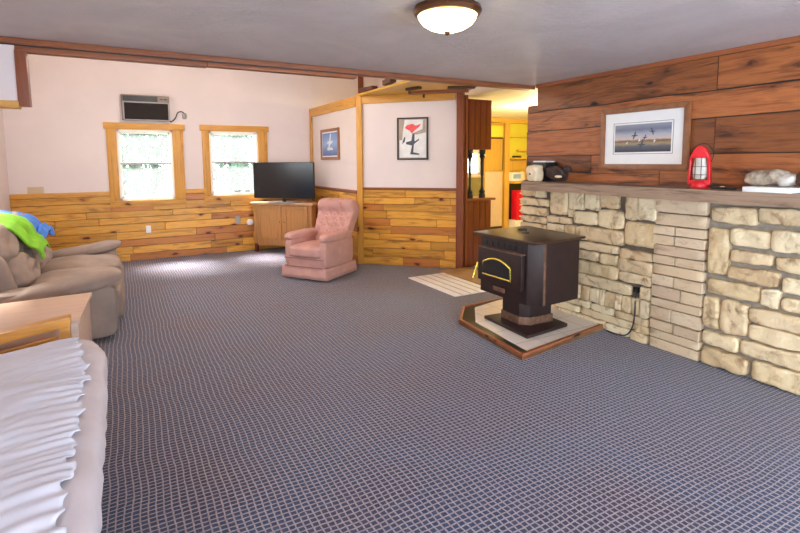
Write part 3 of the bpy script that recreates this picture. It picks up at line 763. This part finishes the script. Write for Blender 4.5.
# ------------------------------------------------------------------ outlets
def plate(name, x, z, w, h, m, label, cat):
    o = thing(name, label, cat, (x, YB - .022 if z < 1.1 else YB, z))
    MB().box(-w / 2, -.012, -h / 2, w / 2, 0, h / 2, .003).build('cover_plate', m, o)
    MB().box(-w * .18, -.015, -h * .32, w * .18, -.011, -h * .05).box(-w * .18, -.015, h * .05, w * .18, -.011, h * .32).build('sockets', m, o)
plate('wall_outlet', .36, .505, .075, .12, 'outlet_white', 'small white wall outlet on the wainscot below the left window', 'outlet')
plate('wall_outlet', 1.79, .575, .09, .14, 'grille', 'grey wall outlet on the wainscot below the right window', 'outlet')
plate('blank_plate', -1.113, 1.195, .2, .1, 'outlet_tan', 'tan plate on the white wall just above the cap rail by the sofa', 'plate')
tag(MB().rbox((2.0, YB - .06, .52), (.12, .07, .11), 2.6, 8).build('night_light', 'outlet_white'), 'round white night light on the wainscot beside the television cabinet', 'night light')

# ------------------------------------------------------------------ pictures
def mk_land():
    t = NT('landscape_print'); tc = t.n('TexCoord'); sp = t.n('SeparateXYZ'); t.l(tc.outputs['Generated'], sp.inputs[0])
    mp = t.n('Mapping'); mp.inputs['Scale'].default_value = (3, 3, 9); t.l(tc.outputs['Generated'], mp.inputs[0])
    nz = t.noise(mp.outputs[0], 2.5, 5, .6)
    z = t.math('ADD', sp.outputs[2], t.math('MULTIPLY', t.math('SUBTRACT', nz, .5), .16))
    c = t.ramp(z, [(.0, (.03, .03, .045)), (.2, (.09, .10, .13)), (.30, (.36, .26, .13)), (.40, (.17, .09, .05)), (.47, (.62, .48, .42)), (.62, (.42, .42, .50)), (.8, (.15, .17, .25)), (1., (.27, .29, .36))])
    t.base(c, .4); MATS['print_land'] = t.m
mk_land()
def mk_blue():
    t = NT('blue_print'); v = t.coords((1, 1, 1), 'Generated'); sp = t.n('SeparateXYZ'); t.l(v, sp.inputs[0])
    c = t.ramp(t.math('ADD', sp.outputs[2], t.math('MULTIPLY', t.math('SUBTRACT', t.noise(v, 5), .5), .3)), [(0., (.05, .09, .28)), (.3, (.16, .26, .50)), (.55, (.30, .42, .68)), (1., (.10, .20, .50))])
    t.base(c, .4); MATS['print_blue'] = t.m
mk_blue()
simple('print_white', (.78, .77, .76), .5, var=.12, nscale=6)
simple('print_beige', (.42, .34, .27), .5, var=.1)
simple('print_red', (.80, .09, .10), .5, var=.25, nscale=16)
simple('print_dark', (.06, .07, .10), .5)
simple('bird_white', (.75, .76, .80), .5, var=.1)
def picture(label, loc, rz, w, h, fw_, mw, frame_m, mat_m, print_m, extras=()):
    """local: wall face at y=0, front to -y, centre at origin"""
    p = thing('framed_picture', label, 'picture', loc, rz)
    f = MB()
    f.prism([(-w / 2, 0, -h / 2), (w / 2, 0, -h / 2), (w / 2 - fw_, 0, -h / 2 + fw_), (-w / 2 + fw_, 0, -h / 2 + fw_)], (0, -.03, 0), .003)
    f.prism([(-w / 2, 0, h / 2), (w / 2, 0, h / 2), (w / 2 - fw_, 0, h / 2 - fw_), (-w / 2 + fw_, 0, h / 2 - fw_)], (0, -.03, 0), .003)
    f.prism([(-w / 2, 0, -h / 2), (-w / 2, 0, h / 2), (-w / 2 + fw_, 0, h / 2 - fw_), (-w / 2 + fw_, 0, -h / 2 + fw_)], (0, -.03, 0), .003)
    f.prism([(w / 2, 0, -h / 2), (w / 2, 0, h / 2), (w / 2 - fw_, 0, h / 2 - fw_), (w / 2 - fw_, 0, -h / 2 + fw_)], (0, -.03, 0), .003)
    f.build('frame', frame_m, p)
    iw, ih = w / 2 - fw_, h / 2 - fw_
    MB().box(-iw, -.014, -ih, iw, -.002, ih).build('mat', mat_m, p)
    pr = MB().box(-iw + mw, -.017, -ih + mw, iw - mw, -.013, ih - mw).build('print', print_m, p)
    if mw > .05:
        l = MB(); a = mw - .018
        for (x0, z0, x1, z1) in ((-iw + a, -ih + a, iw - a, -ih + a + .005), (-iw + a, ih - a - .005, iw - a, ih - a), (-iw + a, -ih + a, -iw + a + .005, ih - a), (iw - a - .005, -ih + a, iw - a, ih - a)):
            l.box(x0, -.016, z0, x1, -.013, z1)
        l.build('mat_line', 'grille', p)
    for nm, m, polys in extras:
        for poly in polys: MB().prism([(x, -.017, z) for x, z in poly], (0, -.002, 0)).build(nm, m, pr)
    return p
def bird(cx, cz, s, fl=1):
    return [[(cx + fl * x * s, cz + z * s) for x, z in ((-.5, .0), (-.2, .12), (-.05, .1), (.1, .55), (.22, .5), (.15, .1), (.45, .12), (.5, .06), (.2, -.05), (.05, -.1), (-.1, -.45), (-.2, -.4), (-.12, -.05))]]
picture('large landscape print with white mat in brown frame on the cedar boards', (XF - .016, 2.758, 1.787), R(-90), .83, .54, .045, .105, 'frame_brown', 'mat_board', 'print_land',
        [('bird', 'print_dark', bird(-.07, .02, .07) + bird(.10, .05, .06, -1) + bird(.03, .00, .05) + bird(0, -.06, .09)), ('bird', 'bird_white', bird(.12, -.03, .03) + bird(-.02, -.02, .03) + bird(-.14, -.04, .025))])
picture('small dark framed blue print with a white bird on the short partition wall', (PX, 8.15, 1.895), R(-90), .84, .53, .05, .02, 'frame_brown', 'mat_board', 'print_blue',
        [('bird', 'bird_white', bird(.0, .02, .30) + [[(-.12, -.1), (.15, -.1), (.12, -.06), (-.1, -.05)]])])
pb = (3.235 + .62 * math.cos(R(45)) + .0, 7.03 - .62 * math.sin(R(45)), 0)
T = lambda u: (3.235 + u * .70711, 7.03 - u * .70711)
cx, cy = T(.845)
picture('black framed white print with a red shape on the angled partition', (cx, cy, 1.93), R(-45), .475, .625, .022, .012, 'frame_black', 'print_beige', 'print_white',
        [('red_shape', 'print_red', [[(-.09, .20), (-.12, .16), (-.05, .12), (-.01, .08), (.03, .12), (.10, .17), (.13, .22), (.05, .19), (.0, .22)]]),
         ('beige_ground', 'print_beige', [[(-.205, .28), (-.205, -.02), (-.16, -.02), (-.15, .1), (-.12, .28)], [(-.02, .07), (.06, .06), (.2, .09), (.2, .28), (.16, .28), (.15, .14)]]),
         ('dark_strokes', 'print_dark', [[(-.10, -.05), (-.02, -.03), (.0, .08), (.03, .08), (.03, -.04), (.10, .0), (.10, -.02), (.02, -.08), (.01, -.2), (.10, -.22), (.10, -.24), (-.04, -.23), (-.03, -.2), (-.01, -.1), (-.10, -.08)], [(-.15, -.03), (-.13, .02), (-.11, .03), (-.12, -.04), (-.16, -.08)]])])

# ------------------------------------------------------------------ things on the mantel
MZ = 1.385
ln = thing('lantern', 'red metal barn lantern on the mantel', 'lantern', (3.78, 2.155, MZ), R(-75))
MB().lathe((0, 0, 0), [(.058, 0), (.062, .008), (.062, .035), (.05, .05), (.035, .06), (.0, .06)], 24).build('fuel_tank', 'lantern_red', ln)
fr = MB()
for s in (-1, 1):
    fr.prism([(s * .075, -.03, .05), (s * .06, -.03, .05), (s * .052, -.03, .22), (s * .066, -.03, .23)], (0, .06, 0), .004)
fr.prism([(-.075, -.03, .03), (.075, -.03, .03), (.075, -.03, .062), (-.075, -.03, .062)], (0, .06, 0), .004)
fr.build('side_frame', 'lantern_red', ln)
MB().prism([(-.067, -.032, .225), (.067, -.032, .225), (.036, -.032, .295), (.015, -.032, .315), (-.015, -.032, .315), (-.036, -.032, .295)], (0, .064, 0), .006).build('hood', 'lantern_red', ln)
MB().lathe((0, 0, .06), [(.03, 0), (.046, .03), (.05, .08), (.042, .13), (.035, .165)], 20).build('globe', 'driftwood_pale', ln, label='globe coloured pale for its bright reflections')  # flat pale colour stands in for reflections on the globe
MB().lathe((0, 0, .06), [(.034, 0), (.036, .02), (.02, .035), (.0, .035)], 16).build('burner', 'iron_worn', ln)
gd = MB()
for z in (.10, .16): gd.box(-.058, -.052, z, .058, -.047, z + .004)
for s in (-.02, .02): gd.box(s - .002, -.052, .06, s + .002, -.047, .225)
gd.build('globe_guard', 'iron_worn', ln)
MB().tube(smooth_path([(-.07, 0, .2), (-.075, .03, .26), (-.03, .05, .325), (.03, .05, .325), (.075, .03, .26), (.07, 0, .2)]), .0025, 6).build('bail_handle', 'iron', ln)
bk = tag(MB().box(-.18, -.14, 0, .18, .14, .033, .003).build('book', 'paper'), 'white book lying flat on the mantel under driftwood', 'book')
bk.location = (3.80, 1.64, MZ)
def dfn(w, q):
    w = w.copy(); nz = noise.noise(Vector((w.y * 14, w.x * 14, w.z * 9)));
    w += q * nz * .02; w.z += .012 * noise.noise(Vector((w.y * 22, 2, 0))); return w
dw = thing('driftwood', 'grey weathered driftwood piece resting on the white book', 'driftwood', (3.79, 1.66, MZ + .04))
MB().rbox((0, .06, .05), (.13, .26, .105), 3.5, 14, dfn).build('log', 'driftwood', dw)
MB().rbox((-.01, -.08, .04), (.12, .12, .085), 2.4, 10, dfn).build('pale_chip', 'driftwood_pale', dw, label='pale bare wood part')
MB().rbox((0, -.18, .055), (.13, .12, .11), 2.6, 12, dfn).build('knot_end', 'scrap_wood', dw, label='dark rough end')
pl = thing('pocket_knife', 'small dark knife with a pale tip lying on the mantel beside the lantern', 'knife', (3.76, 1.98, MZ), R(8))
MB().box(-.015, -.09, 0, .015, .07, .018, .006).build('handle', 'black', pl); MB().rbox((0, .0, .02), (.025, .03, .008), 3, 6).build('pale_inlay', 'cream', pl)
cb = MB().rbox((0, 0, .083), (.12, .15, .165), 5, 12, lambda w, q: w + q * .010 * noise.noise(w * 17))
cbl = thing('carved_block', 'cream carved wood block at the far left end of the mantel', 'carving', (3.70, 3.775, MZ + .002))
cb.build('block', 'cream', cbl)
MB().rbox((-.058, .01, .075), (.012, .022, .02), 3, 6).build('eye', 'black', cbl)
bc = thing('black_box', 'black box with a white top edge behind the carved block', 'box', (3.875, 3.79, MZ), R(0))
MB().box(-.07, -.06, 0, .07, .13, .195, .006).build('body', 'black', bc)
MB().box(-.072, -.055, .195, .072, .12, .21, .004).build('lid', 'paper', bc, label='white top edge')
lm = thing('wood_carving', 'dark brown lumpy carving on the mantel right of the cream block', 'carving', (3.76, 3.53, MZ + .012))
MB().rbox((0, 0, .075), (.12, .22, .14), 3, 14, lambda w, q: w + q * .022 * noise.noise(w * 13)).build('body', 'brown_lump', lm)
MB().rbox((0, -.13, .12), (.07, .07, .07), 2.4, 8, lambda w, q: w + q * .01 * noise.noise(w * 20)).build('head', 'brown_lump', lm)
MB().rbox((-.06, -.07, .045), (.02, .09, .025), 2.5, 8).build('pale_mark', 'cream', lm)
scrap(3.19, 6.62, PZ + .031, .10, .36, .05, R(8), 'leftmost dark wood scrap on the loft edge above the corner post')
scrap(3.17, 5.93, PZ + .031, .09, .34, .07, R(-10), 'dark wood scrap on the loft edge halfway to the header')
# ------------------------------------------------------------------ television cabinet (corner) and television
tv = thing('television_cabinet', 'oak corner television cabinet with two doors', 'cabinet', (2.44, 8.56, 0), R(-45))
hw = .565
pent = lambda g, f=0: [(-hw - g, -f), (hw + g, -f), (hw + g, .15), (.14, .56), (-.14, .56), (-hw - g, .13)]
MB().prism([(x, y, .15) for x, y in pent(0)], (0, 0, .70), .004).build('body', 'oak', tv)
MB().prism([(x, y, .85) for x, y in pent(.045, .04)], (0, 0, .04), .008).build('top', 'oak_top', tv)
for s in (-1, 1):
    d = MB()
    x0, x1 = (s * .02, s * .49) if s > 0 else (s * .49, s * .02)
    d.box(x0, -.022, .22, x0 + .06, 0, .83, .003).box(x1 - .06, -.022, .22, x1, 0, .83, .003).box(x0 + .06, -.022, .22, x1 - .06, 0, .28, .003).box(x0 + .06, -.022, .77, x1 - .06, 0, .83, .003)
    do = d.build('door', 'oak', tv)
    MB().box(x0 + .06, -.008, .28, x1 - .06, 0, .77).build('panel', 'oak', do)
    MB().rbox((s * .045, -.03, .55), (.018, .018, .018), 2, 6).build('knob', 'black', do)
    MB().box(s * hw, -.005, .0, s * (hw - .05), .05, .15, .004).build('leg', 'mahogany', tv)
    MB().box(s * hw, -.012, .15, s * (hw - .05), .0, .85, .003).build('corner_stile', 'oak', tv)
    MB().box(s * .14, .5, .0, s * .09, .55, .15, .004).build('leg', 'mahogany', tv)
MB().box(-hw + .04, .02, .12, hw - .04, .03, .16).build('apron', 'oak', tv)
tl = thing('television', 'black flat screen television on the oak corner cabinet', 'television', (2.45, 8.55, .891), R(-45))
MB().box(-.585, .03, .07, .585, .075, .70, .008).build('housing', 'black', tl)
MB().box(-.575, .026, .085, .575, .032, .69).build('screen', 'black_gloss', tl)
MB().box(-.03, .04, .01, .03, .07, .09, .006).build('neck', 'black', tl)
MB().prism([(-.24, -.10, 0), (.24, -.10, 0), (.28, .16, 0), (-.28, .16, 0)], (0, 0, .012), .003).build('stand_base', 'grille', tl)

# ------------------------------------------------------------------ pink recliner
rc = thing('recliner', 'dusty pink tufted swivel armchair with a pleated skirt', 'armchair', (2.40, 6.60, 0), R(-56))
W = .72
MB().rbox((0, .0, .205), (W - .06, .70, .29), 8, 12).build('seat_base', 'rose', rc)
# skirt
sk = MB()
ring = []
def skirt_pt(u, z):
    per = [(-W / 2, -.37), (W / 2, -.37), (W / 2, .36), (-W / 2, .36)]
    k = int(u * 4) % 4; t = u * 4 - int(u * 4)
    a, b = Vector(per[k]), Vector(per[(k + 1) % 4]); p = a.lerp(b, t)
    fl = 1 + .035 * (1 - z) + .010 * math.sin(u * 4 * PI * 6) * (1 - z)
    return Vector((p.x * fl, p.y * fl, .03 + z * .155))
N = 96
rows_ = [[sk.bm.verts.new(skirt_pt(i / N, z)) for i in range(N)] for z in (0, .35, .7, 1)]
for q, w_ in zip(rows_, rows_[1:]):
    for i in range(N): sk.bm.faces.new((q[i], q[(i + 1) % N], w_[(i + 1) % N], w_[i]))
sk.build('skirt', 'rose', rc, solid=.012, angle=60)
MB().lathe((0, 0, 0), [(.30, 0), (.30, .03), (.05, .05), (.05, .08)], 24).build('swivel_base', 'black', rc)
MB().tube([(-W / 2 + .05, -.385, .19), (W / 2 - .05, -.385, .19)], .008, 6).tube([(-W / 2 + .04, -.375, .30), (W / 2 - .04, -.375, .30)], .008, 6).build('welt', 'rose_dark', rc)
MB().rbox((0, -.07, .385), (.57, .66, .17), 5, 14, lambda w, q: w + Vector((0, 0, .022 * (1 - q.x ** 2) * (1 - q.y ** 2) * (q.z > 0)))).build('seat_cushion', 'rose', rc)
for s in (-1, 1):
    a = MB().rbox((s * (W / 2 - .075), .0, .36), (.14, .68, .40), 7, 10)
    a.rbox((s * (W / 2 - .07), -.01, .575), (.17, .70, .12), 3.2, 12)
    a.build('arm', 'rose', rc)
tilt = Matrix.Rotation(R(-27), 3, 'X')
BUT = []
for r_ in range(4):
    for c_ in range(4 if r_ % 2 else 3):
        BUT.append(((c_ - (1.5 if r_ % 2 else 1)) * .125, .10 - r_ * .085))
def tuft(w, q):
    w = w.copy()
    if q.y < .1:
        d = 0
        for (bx_, bz_) in BUT:
            r2 = ((w.x - bx_) ** 2 + (w.z - bz_) ** 2)
            d += math.exp(-r2 / .0010) * .055
            # diagonal creases
        cr = abs(math.sin((w.x / .125 + w.z / .17) * PI)) * abs(math.sin((w.x / .125 - w.z / .17) * PI))
        if w.z < .17: w.y += (.05 * (1 - cr) + d * .6) * max(0, -q.y) * (1 - abs(q.x) ** 6)
        else:
            w.y -= .075 * (1 - ((w.z - .26) / .11) ** 2) * max(0, -q.y) if abs(w.z - .26) < .11 else 0
            w.y += .05 * math.exp(-(min(abs(abs(w.x) - .10), 1) / .022) ** 2) * max(0, -q.y)
    w.x *= 1 + .10 * q.z
    return w
MB().rbox((0, .40, .70), (.60, .21, .74), 6, 30, tuft, tilt).build('backrest', 'rose', rc, angle=80)
for (bx_, bz_) in BUT:
    p = tilt @ Vector((bx_, -.066, bz_)); MB().rbox((p.x, .40 + p.y, .70 + p.z), (.026, .016, .026), 2, 4).build('button', 'rose_dark', rc)

# ------------------------------------------------------------------ sofa
so = thing('reclining_sofa', 'taupe two seat reclining sofa against the left wall', 'sofa', (0, 0, 0))
SY0, SY1 = 5.02, 7.42
MB().box(-1.15, SY0 + .08, .05, -.14, SY1 - .08, .36, .02).build('base', 'taupe', so)
def puff(a, f, ph): return lambda w, q: w + q * a * noise.noise(w * f + Vector((ph, ph, 0)))
for i, (yc) in enumerate((SY0 + .17, SY1 - .17)):
    am = MB()
    am.rbox((-.60, yc, .28), (1.02, .27, .50), 9, 12)
    am.rbox((-.53, yc, .492), (.98, .33, .145), 3.2, 18, lambda w, q: (w + q * .012 * noise.noise(w * 7) + Vector((0, 0, .07 * q.x + .015 * q.x ** 2))))
    am.build('arm', 'taupe', so)
    MB().box(-.085, yc - .03, .05, -.078, yc + .03, .44).build('arm_front_panel', 'taupe', so)
for i, yc in enumerate((5.80, 6.64)):
    MB().rbox((-.45, yc, .395), (.80, .815, .19), 5, 18, lambda w, q, i=i: w + q * .012 * noise.noise(w * 5 + Vector((i * 9, 0, 0))) + Vector((0, 0, .05 * (q.z > 0) * (1 - q.x ** 2) * (1 - q.y ** 2)))).build('seat_cushion', 'taupe', so)
    MB().rbox((-.09, yc, .25), (.12, .83, .34), 4, 14, puff(.016, 6, i)).build('footrest_panel', 'taupe', so)
    tl2 = Matrix.Rotation(R(-18), 3, 'Y')
    MB().rbox((-.90, yc, .59), (.28, .83, .34), 3.6, 20, lambda w, q, i=i: w + q * .045 * noise.noise(Vector((w.x * 6, w.y * 6, w.z * 14)) + Vector((i * 5, 3, 0))), tl2).build('lumbar_cushion', 'taupe', so)
    MB().rbox((-1.03, yc, .83), (.30, .83, .42), 3.4, 20, lambda w, q, i=i: w + q * .045 * noise.noise(Vector((w.x * 6, w.y * 7, w.z * 9)) + Vector((i * 5, 8, 0))), tl2).build('headrest_cushion', 'taupe', so)
MB().rbox((-1.16, (SY0 + SY1) / 2, .56), (.20, SY1 - SY0 - .3, .80), 7, 14, None, Matrix.Rotation(R(-10), 3, 'Y')).build('back_frame', 'taupe', so)
MB().rbox((-1.0, SY0 + .30, .57), (.30, .16, .50), 4, 12, None, Matrix.Rotation(R(-14), 3, 'Y')).build('wing', 'taupe', so)

# blankets draped over the sofa back
def drape(name, m, label, y0, y1, zf, lift, seed, skew=0., zb=.72, yc_=None):
    path = [(-.76, zf), (-.80, zf + .10), (-.85, .81), (-.90, .91), (-.97, .985), (-1.06, 1.025), (-1.15, 1.01), (-1.24, .95), (-1.28, zb)]
    ds = [0]
    for a, b in zip(path, path[1:]): ds.append(ds[-1] + math.dist(a, b))
    def f(u, v):
        d = u * ds[-1]; k = 0
        while k < len(ds) - 2 and ds[k + 1] < d: k += 1
        t = (d - ds[k]) / (ds[k + 1] - ds[k])
        x = path[k][0] * (1 - t) + path[k + 1][0] * t; z = path[k][1] * (1 - t) + path[k + 1][1] * t
        taper = .72 + .28 * min(1, u * 2.2)
        yy = (y0 + y1) / 2 + (v - .5) * (y1 - y0) * taper + skew * (1 - u)
        w = noise.noise(Vector((yy * 9 + seed, u * 2.2, seed))) * .028 + noise.noise(Vector((yy * 4 + seed, u * 5, 1))) * .025
        nx, nz = (.8, .5) if u < .5 else (-.5, .8)
        return Vector((x + nx * (lift + w), yy + .02 * noise.noise(Vector((u * 6, v * 5, seed))), z + nz * (lift + w) - .05 * math.sin(v * 5 + seed) * (1 - u)))
    return tag(MB().grid(f, 46, 40).build(name, m, solid=.016, angle=80), label, 'blanket')
drape('blanket', 'blanket_blue', 'blue blanket draped over the far end of the sofa back', 6.25, 7.25, .78, .045, 3.0, .0)
drape('blanket', 'blanket_green', 'lime green blanket draped over the middle of the sofa back', 5.65, 6.45, .68, .07, 8.0, .10)

# ------------------------------------------------------------------ end table
et = thing('end_table', 'light wood box end table between the sofa and the futon', 'table', (-.25, 4.68, 0))
MB().prism([(0, 0, .525), (-.04, -.78, .525), (-1.0, -.86, .525), (-1.0, -.08, .525)], (0, 0, .03), .003).build('top', 'light_top', et)
MB().prism([(-.02, -.02, 0), (-.055, -.72, 0), (-.98, -.80, 0), (-.98, -.1, 0)], (0, 0, .525), .003).build('body', 'light_top', et)

# ------------------------------------------------------------------ futon
fu = thing('futon', 'light wood futon couch with a white sheeted mattress', 'futon', (0, 0, 0))
YA = 3.74
fm = MB()
slope = .145
def rail(z0, z1, y0, y1, xa, xb, mb):
    mb.prism([(xa, y0, z0 - slope * (-.33 - xa)), (xb, y0, z0 - slope * (-.33 - xb)), (xb, y0, z1 - slope * (-.33 - xb)), (xa, y0, z1 - slope * (-.33 - xa))], (0, y1 - y0, 0), .004)
def futon_arm(ya):
    a = MB(); rail(.572, .632, ya - .045, ya + .045, -1.15, -.325, a); ao = a.build('arm', 'futon_wood', fu)
    m2 = MB(); rail(.435, .515, ya - .015, ya + .015, -1.10, -.40, m2); m2.build('slat_rail', 'futon_wood', ao)
    m3 = MB(); rail(.16, .23, ya - .015, ya + .015, -1.10, -.40, m3); m3.build('lower_rail', 'futon_wood', ao)
    for k in range(11):
        x = -.43 - k * .065
        s = MB(); s.box(x - .020, ya - .010, .17, x + .020, ya + .010, .46 - slope * (-.33 - x)); s.build('slat', 'futon_wood', ao)
    MB().box(-.385, ya - .035, 0, -.33, ya + .035, .60, .004).build('post', 'futon_wood', ao)
    MB().box(-1.13, ya - .035, 0, -1.08, ya + .035, .52, .004).build('post', 'futon_wood', ao)
futon_arm(YA); futon_arm(1.02)
MB().box(-.42, 1.06, .2, -.38, YA - .03, .29, .004).box(-1.1, 1.06, .2, -1.06, YA - .03, .29, .004).build('side_rail', 'futon_wood', fu)
bb = MB()
for k in range(14): bb.box(-1.06, 1.2 + k * .185, .255, -.42, 1.26 + k * .185, .275)
bb.build('deck_slats', 'futon_wood', fu)
def mfn(w, q):
    w = w.copy(); X = (w.x + .54) / .9
    if q.z > 0: w.z += .018 * noise.noise(Vector((w.x * 3, w.y * 3, 0))) + .012 * noise.noise(Vector((w.x * 2.2, w.y * 11, 4)))
    w.z += .10 * (w.x) * 1.0
    if q.x > .5: w.x += .018 * noise.noise(Vector((w.y * 16, w.z * 6, 0)))
    return w
MX, MW, MY0, MY1 = -.605, .97, 1.08, 3.60
MB().rbox((MX, (MY0 + MY1) / 2, .405), (MW, MY1 - MY0, .24), 5.5, 44, mfn).build('mattress', 'mattress', fu, angle=80)
def sheet(u, v):
    y = MY0 + .10 + (MY1 - MY0 - .22) * v
    edge = -.20 + .010 * math.sin(y * 37) + .008 * math.sin(y * 71 + 1) + .02 * noise.noise(Vector((y * 6, 0, 0))) - .10 * max(0, (y - 2.9) / .7)
    x = -1.02 + (edge + 1.02) * u
    qx = (x - MX) / (MW / 2); qy = (y - (MY0 + MY1) / 2) / ((MY1 - MY0) / 2); k = 5.5
    r = 1 - abs(qx) ** k * .9 - abs(qy) ** k * .9
    z = .405 + .12 * max(0.05, r) ** (1 / k) + .10 * (x - MX)
    z += .018 * noise.noise(Vector(((x - MX) * 3, (y - (MY0 + MY1) / 2) * 3, 0))) + .012 * noise.noise(Vector(((x - MX) * 2.2, (y - (MY0 + MY1) / 2) * 11, 4)))
    e = max(0, (u - .72) / .28)
    ruf = .006 * e * (1 + math.sin(y * 105 + 3 * math.sin(y * 9)))
    wr = .016 * abs(noise.noise(Vector((x * 2.0 + y * .6, y * 7 - x * 2.4, 7)))) + .010 * abs(noise.noise(Vector((x * 4, y * 15 - x * 4, 2))))
    return Vector((x, y, z + .008 + wr * (1 - .75 * e) + ruf))
MB().grid(sheet, 60, 280).build('sheet', 'sheet', fu, solid=.005, angle=80)

# ------------------------------------------------------------------ outdoors
tag(bx('ground', 'ground', -25, YB + .3, -.6, 30, 45, -.5), 'grassy ground outside the windows', 'ground', kind='structure')
def tree(x, y, h, r, seed, label):
    rnd = random.Random(seed)
    t = thing('tree', label, 'tree', (x, y, -.5), 0, 'trees outside the windows')
    MB().tube([(0, 0, 0), (.05, 0, h * .3), (-.04, .05, h * .65), (.03, 0, h)], [.16, .13, .10, .04], 8).build('trunk', 'bark', t)
    lf = MB()
    for _ in range(1000):
        u = Vector((rnd.gauss(0, 1), rnd.gauss(0, 1), rnd.gauss(0, 1))).normalized() * rnd.random() ** .5
        p = Vector((u.x * r, u.y * r, h * .52 + u.z * h * .46)); s = rnd.uniform(.08, .16)
        a = Vector((rnd.gauss(0, 1), rnd.gauss(0, 1), rnd.gauss(0, 1))).normalized(); b_ = a.orthogonal().normalized() * s * .5; a = a * s
        lf.bm.faces.new([lf.bm.verts.new(p + q) for q in (-a, b_, a, -b_)])
    lf.build('foliage', 'leaf', t, smooth=False)
TR = [(.35, 16, 6.5, .6, 'slender tree outside the left window, at its left'), (.95, 18, 7.5, .55, 'tall tree outside the left window, near its middle'), (1.75, 17, 7, .7, 'leafy tree outside the left window, at its right'),
      (3.1, 15.5, 4.2, .9, 'bushy tree outside the right window, at its left'), (4.3, 18.5, 5.6, 1.0, 'full green tree outside the right window, near its middle'), (2.4, 20, 8, .7, 'distant tree seen at the left edge of the right window'), (-.7, 19, 8, .8, 'distant tree at the left edge of the left window')]
for i, (x, y, h, r, lb) in enumerate(TR): tree(x, y, h, r, 50 + i, lb)

# ------------------------------------------------------------------ light
wd = bpy.data.worlds.new('sky'); S.world = wd; wd.use_nodes = True
bg = wd.node_tree.nodes['Background']; bg.inputs[0].default_value = (.86, .94, 1, 1); bg.inputs[1].default_value = 7.0
def area(name, loc, rot, sx, sy, power, color, portal=False):
    l = bpy.data.lights.new(name, 'AREA'); l.shape = 'RECTANGLE'; l.size = sx; l.size_y = sy; l.energy = power; l.color = color
    o = bpy.data.objects.new(name, l); COL.objects.link(o); o.location = loc; o.rotation_euler = rot
    if portal: l.cycles.is_portal = True
    return o
area('portal_window_left', ((WIN[0][0] + WIN[0][1]) / 2, YB + .16, 1.54), (R(-90), 0, 0), .8, 1.1, 1, (1, 1, 1), True)
area('portal_window_right', ((WIN[1][0] + WIN[1][1]) / 2, YB + .16, 1.56), (R(-90), 0, 0), .8, 1.1, 1, (1, 1, 1), True)
area('portal_side', (XL - .14, 6.3, 1.82), (0, R(-90), 0), .95, 2.2, 1, (1, 1, 1), True)
area('daylight_fill_rear', (2.4, YR - .3, 1.3), (R(97), 0, 0), 3.0, 2.1, 210, (.55, .76, 1))  # unseen fill added outside the glass door, tinted like daylight
area('daylight_fill_left', (XL - .3, -1.35, 1.45), (0, R(-88), R(12)), 1.4, 1.6, 230, (.86, .92, 1))  # unseen fill added outside the left window, brightens the fireplace side
sun = bpy.data.lights.new('sun', 'SUN'); sun.energy = 55; sun.angle = R(26); sun.color = (1, .96, .9)
so_ = bpy.data.objects.new('sun', sun); COL.objects.link(so_)
d = Vector((.22, -.50, -.82)); so_.rotation_euler = d.to_track_quat('-Z', 'Y').to_euler()
def point(name, loc, power, color, r=.1):
    l = bpy.data.lights.new(name, 'POINT'); l.energy = power; l.color = color; l.shadow_soft_size = r
    o = bpy.data.objects.new(name, l); COL.objects.link(o); o.location = loc; return o
point('kitchen_lamp', (6.6, 6.6, 2.3), 190, (1, .84, .50), .15)
point('back_room_point', (.9, 6.2, 3.0), 110, (1, .86, .74), .25)  # bare warm point light, no fixture modelled

# ------------------------------------------------------------------ camera
f, cy, pitch, roll, yaw = 497.579, 210.951, -.09987, -.00561, .51091
P = PPP = None
F = Vector((math.sin(yaw) * math.cos(pitch), math.cos(yaw) * math.cos(pitch), math.sin(pitch)))
R0 = Vector((math.cos(yaw), -math.sin(yaw), 0)); U0 = R0.cross(F)
RR = R0 * math.cos(roll) + U0 * math.sin(roll); UU = -R0 * math.sin(roll) + U0 * math.cos(roll)
cam = bpy.data.cameras.new('camera'); co = bpy.data.objects.new('camera', cam); COL.objects.link(co)
M = Matrix((RR, UU, -F)).transposed().to_4x4(); M.translation = (0, 0, 1.6); co.matrix_world = M
cam.sensor_fit = 'HORIZONTAL'; cam.sensor_width = 36; cam.lens = f / 800 * 36
cam.shift_x = 0; cam.shift_y = -(266.5 - cy) / 800
cam.clip_start = .05
S.camera = co
S.view_settings.view_transform = 'Standard'; S.view_settings.look = 'None'; S.view_settings.gamma = 1; S.view_settings.use_curve_mapping = False
S.view_settings.exposure = 0.07
S.cycles.use_denoising = True
S.cycles.max_bounces = 8; S.cycles.diffuse_bounces = 5
S.cycles.sample_clamp_indirect = 6
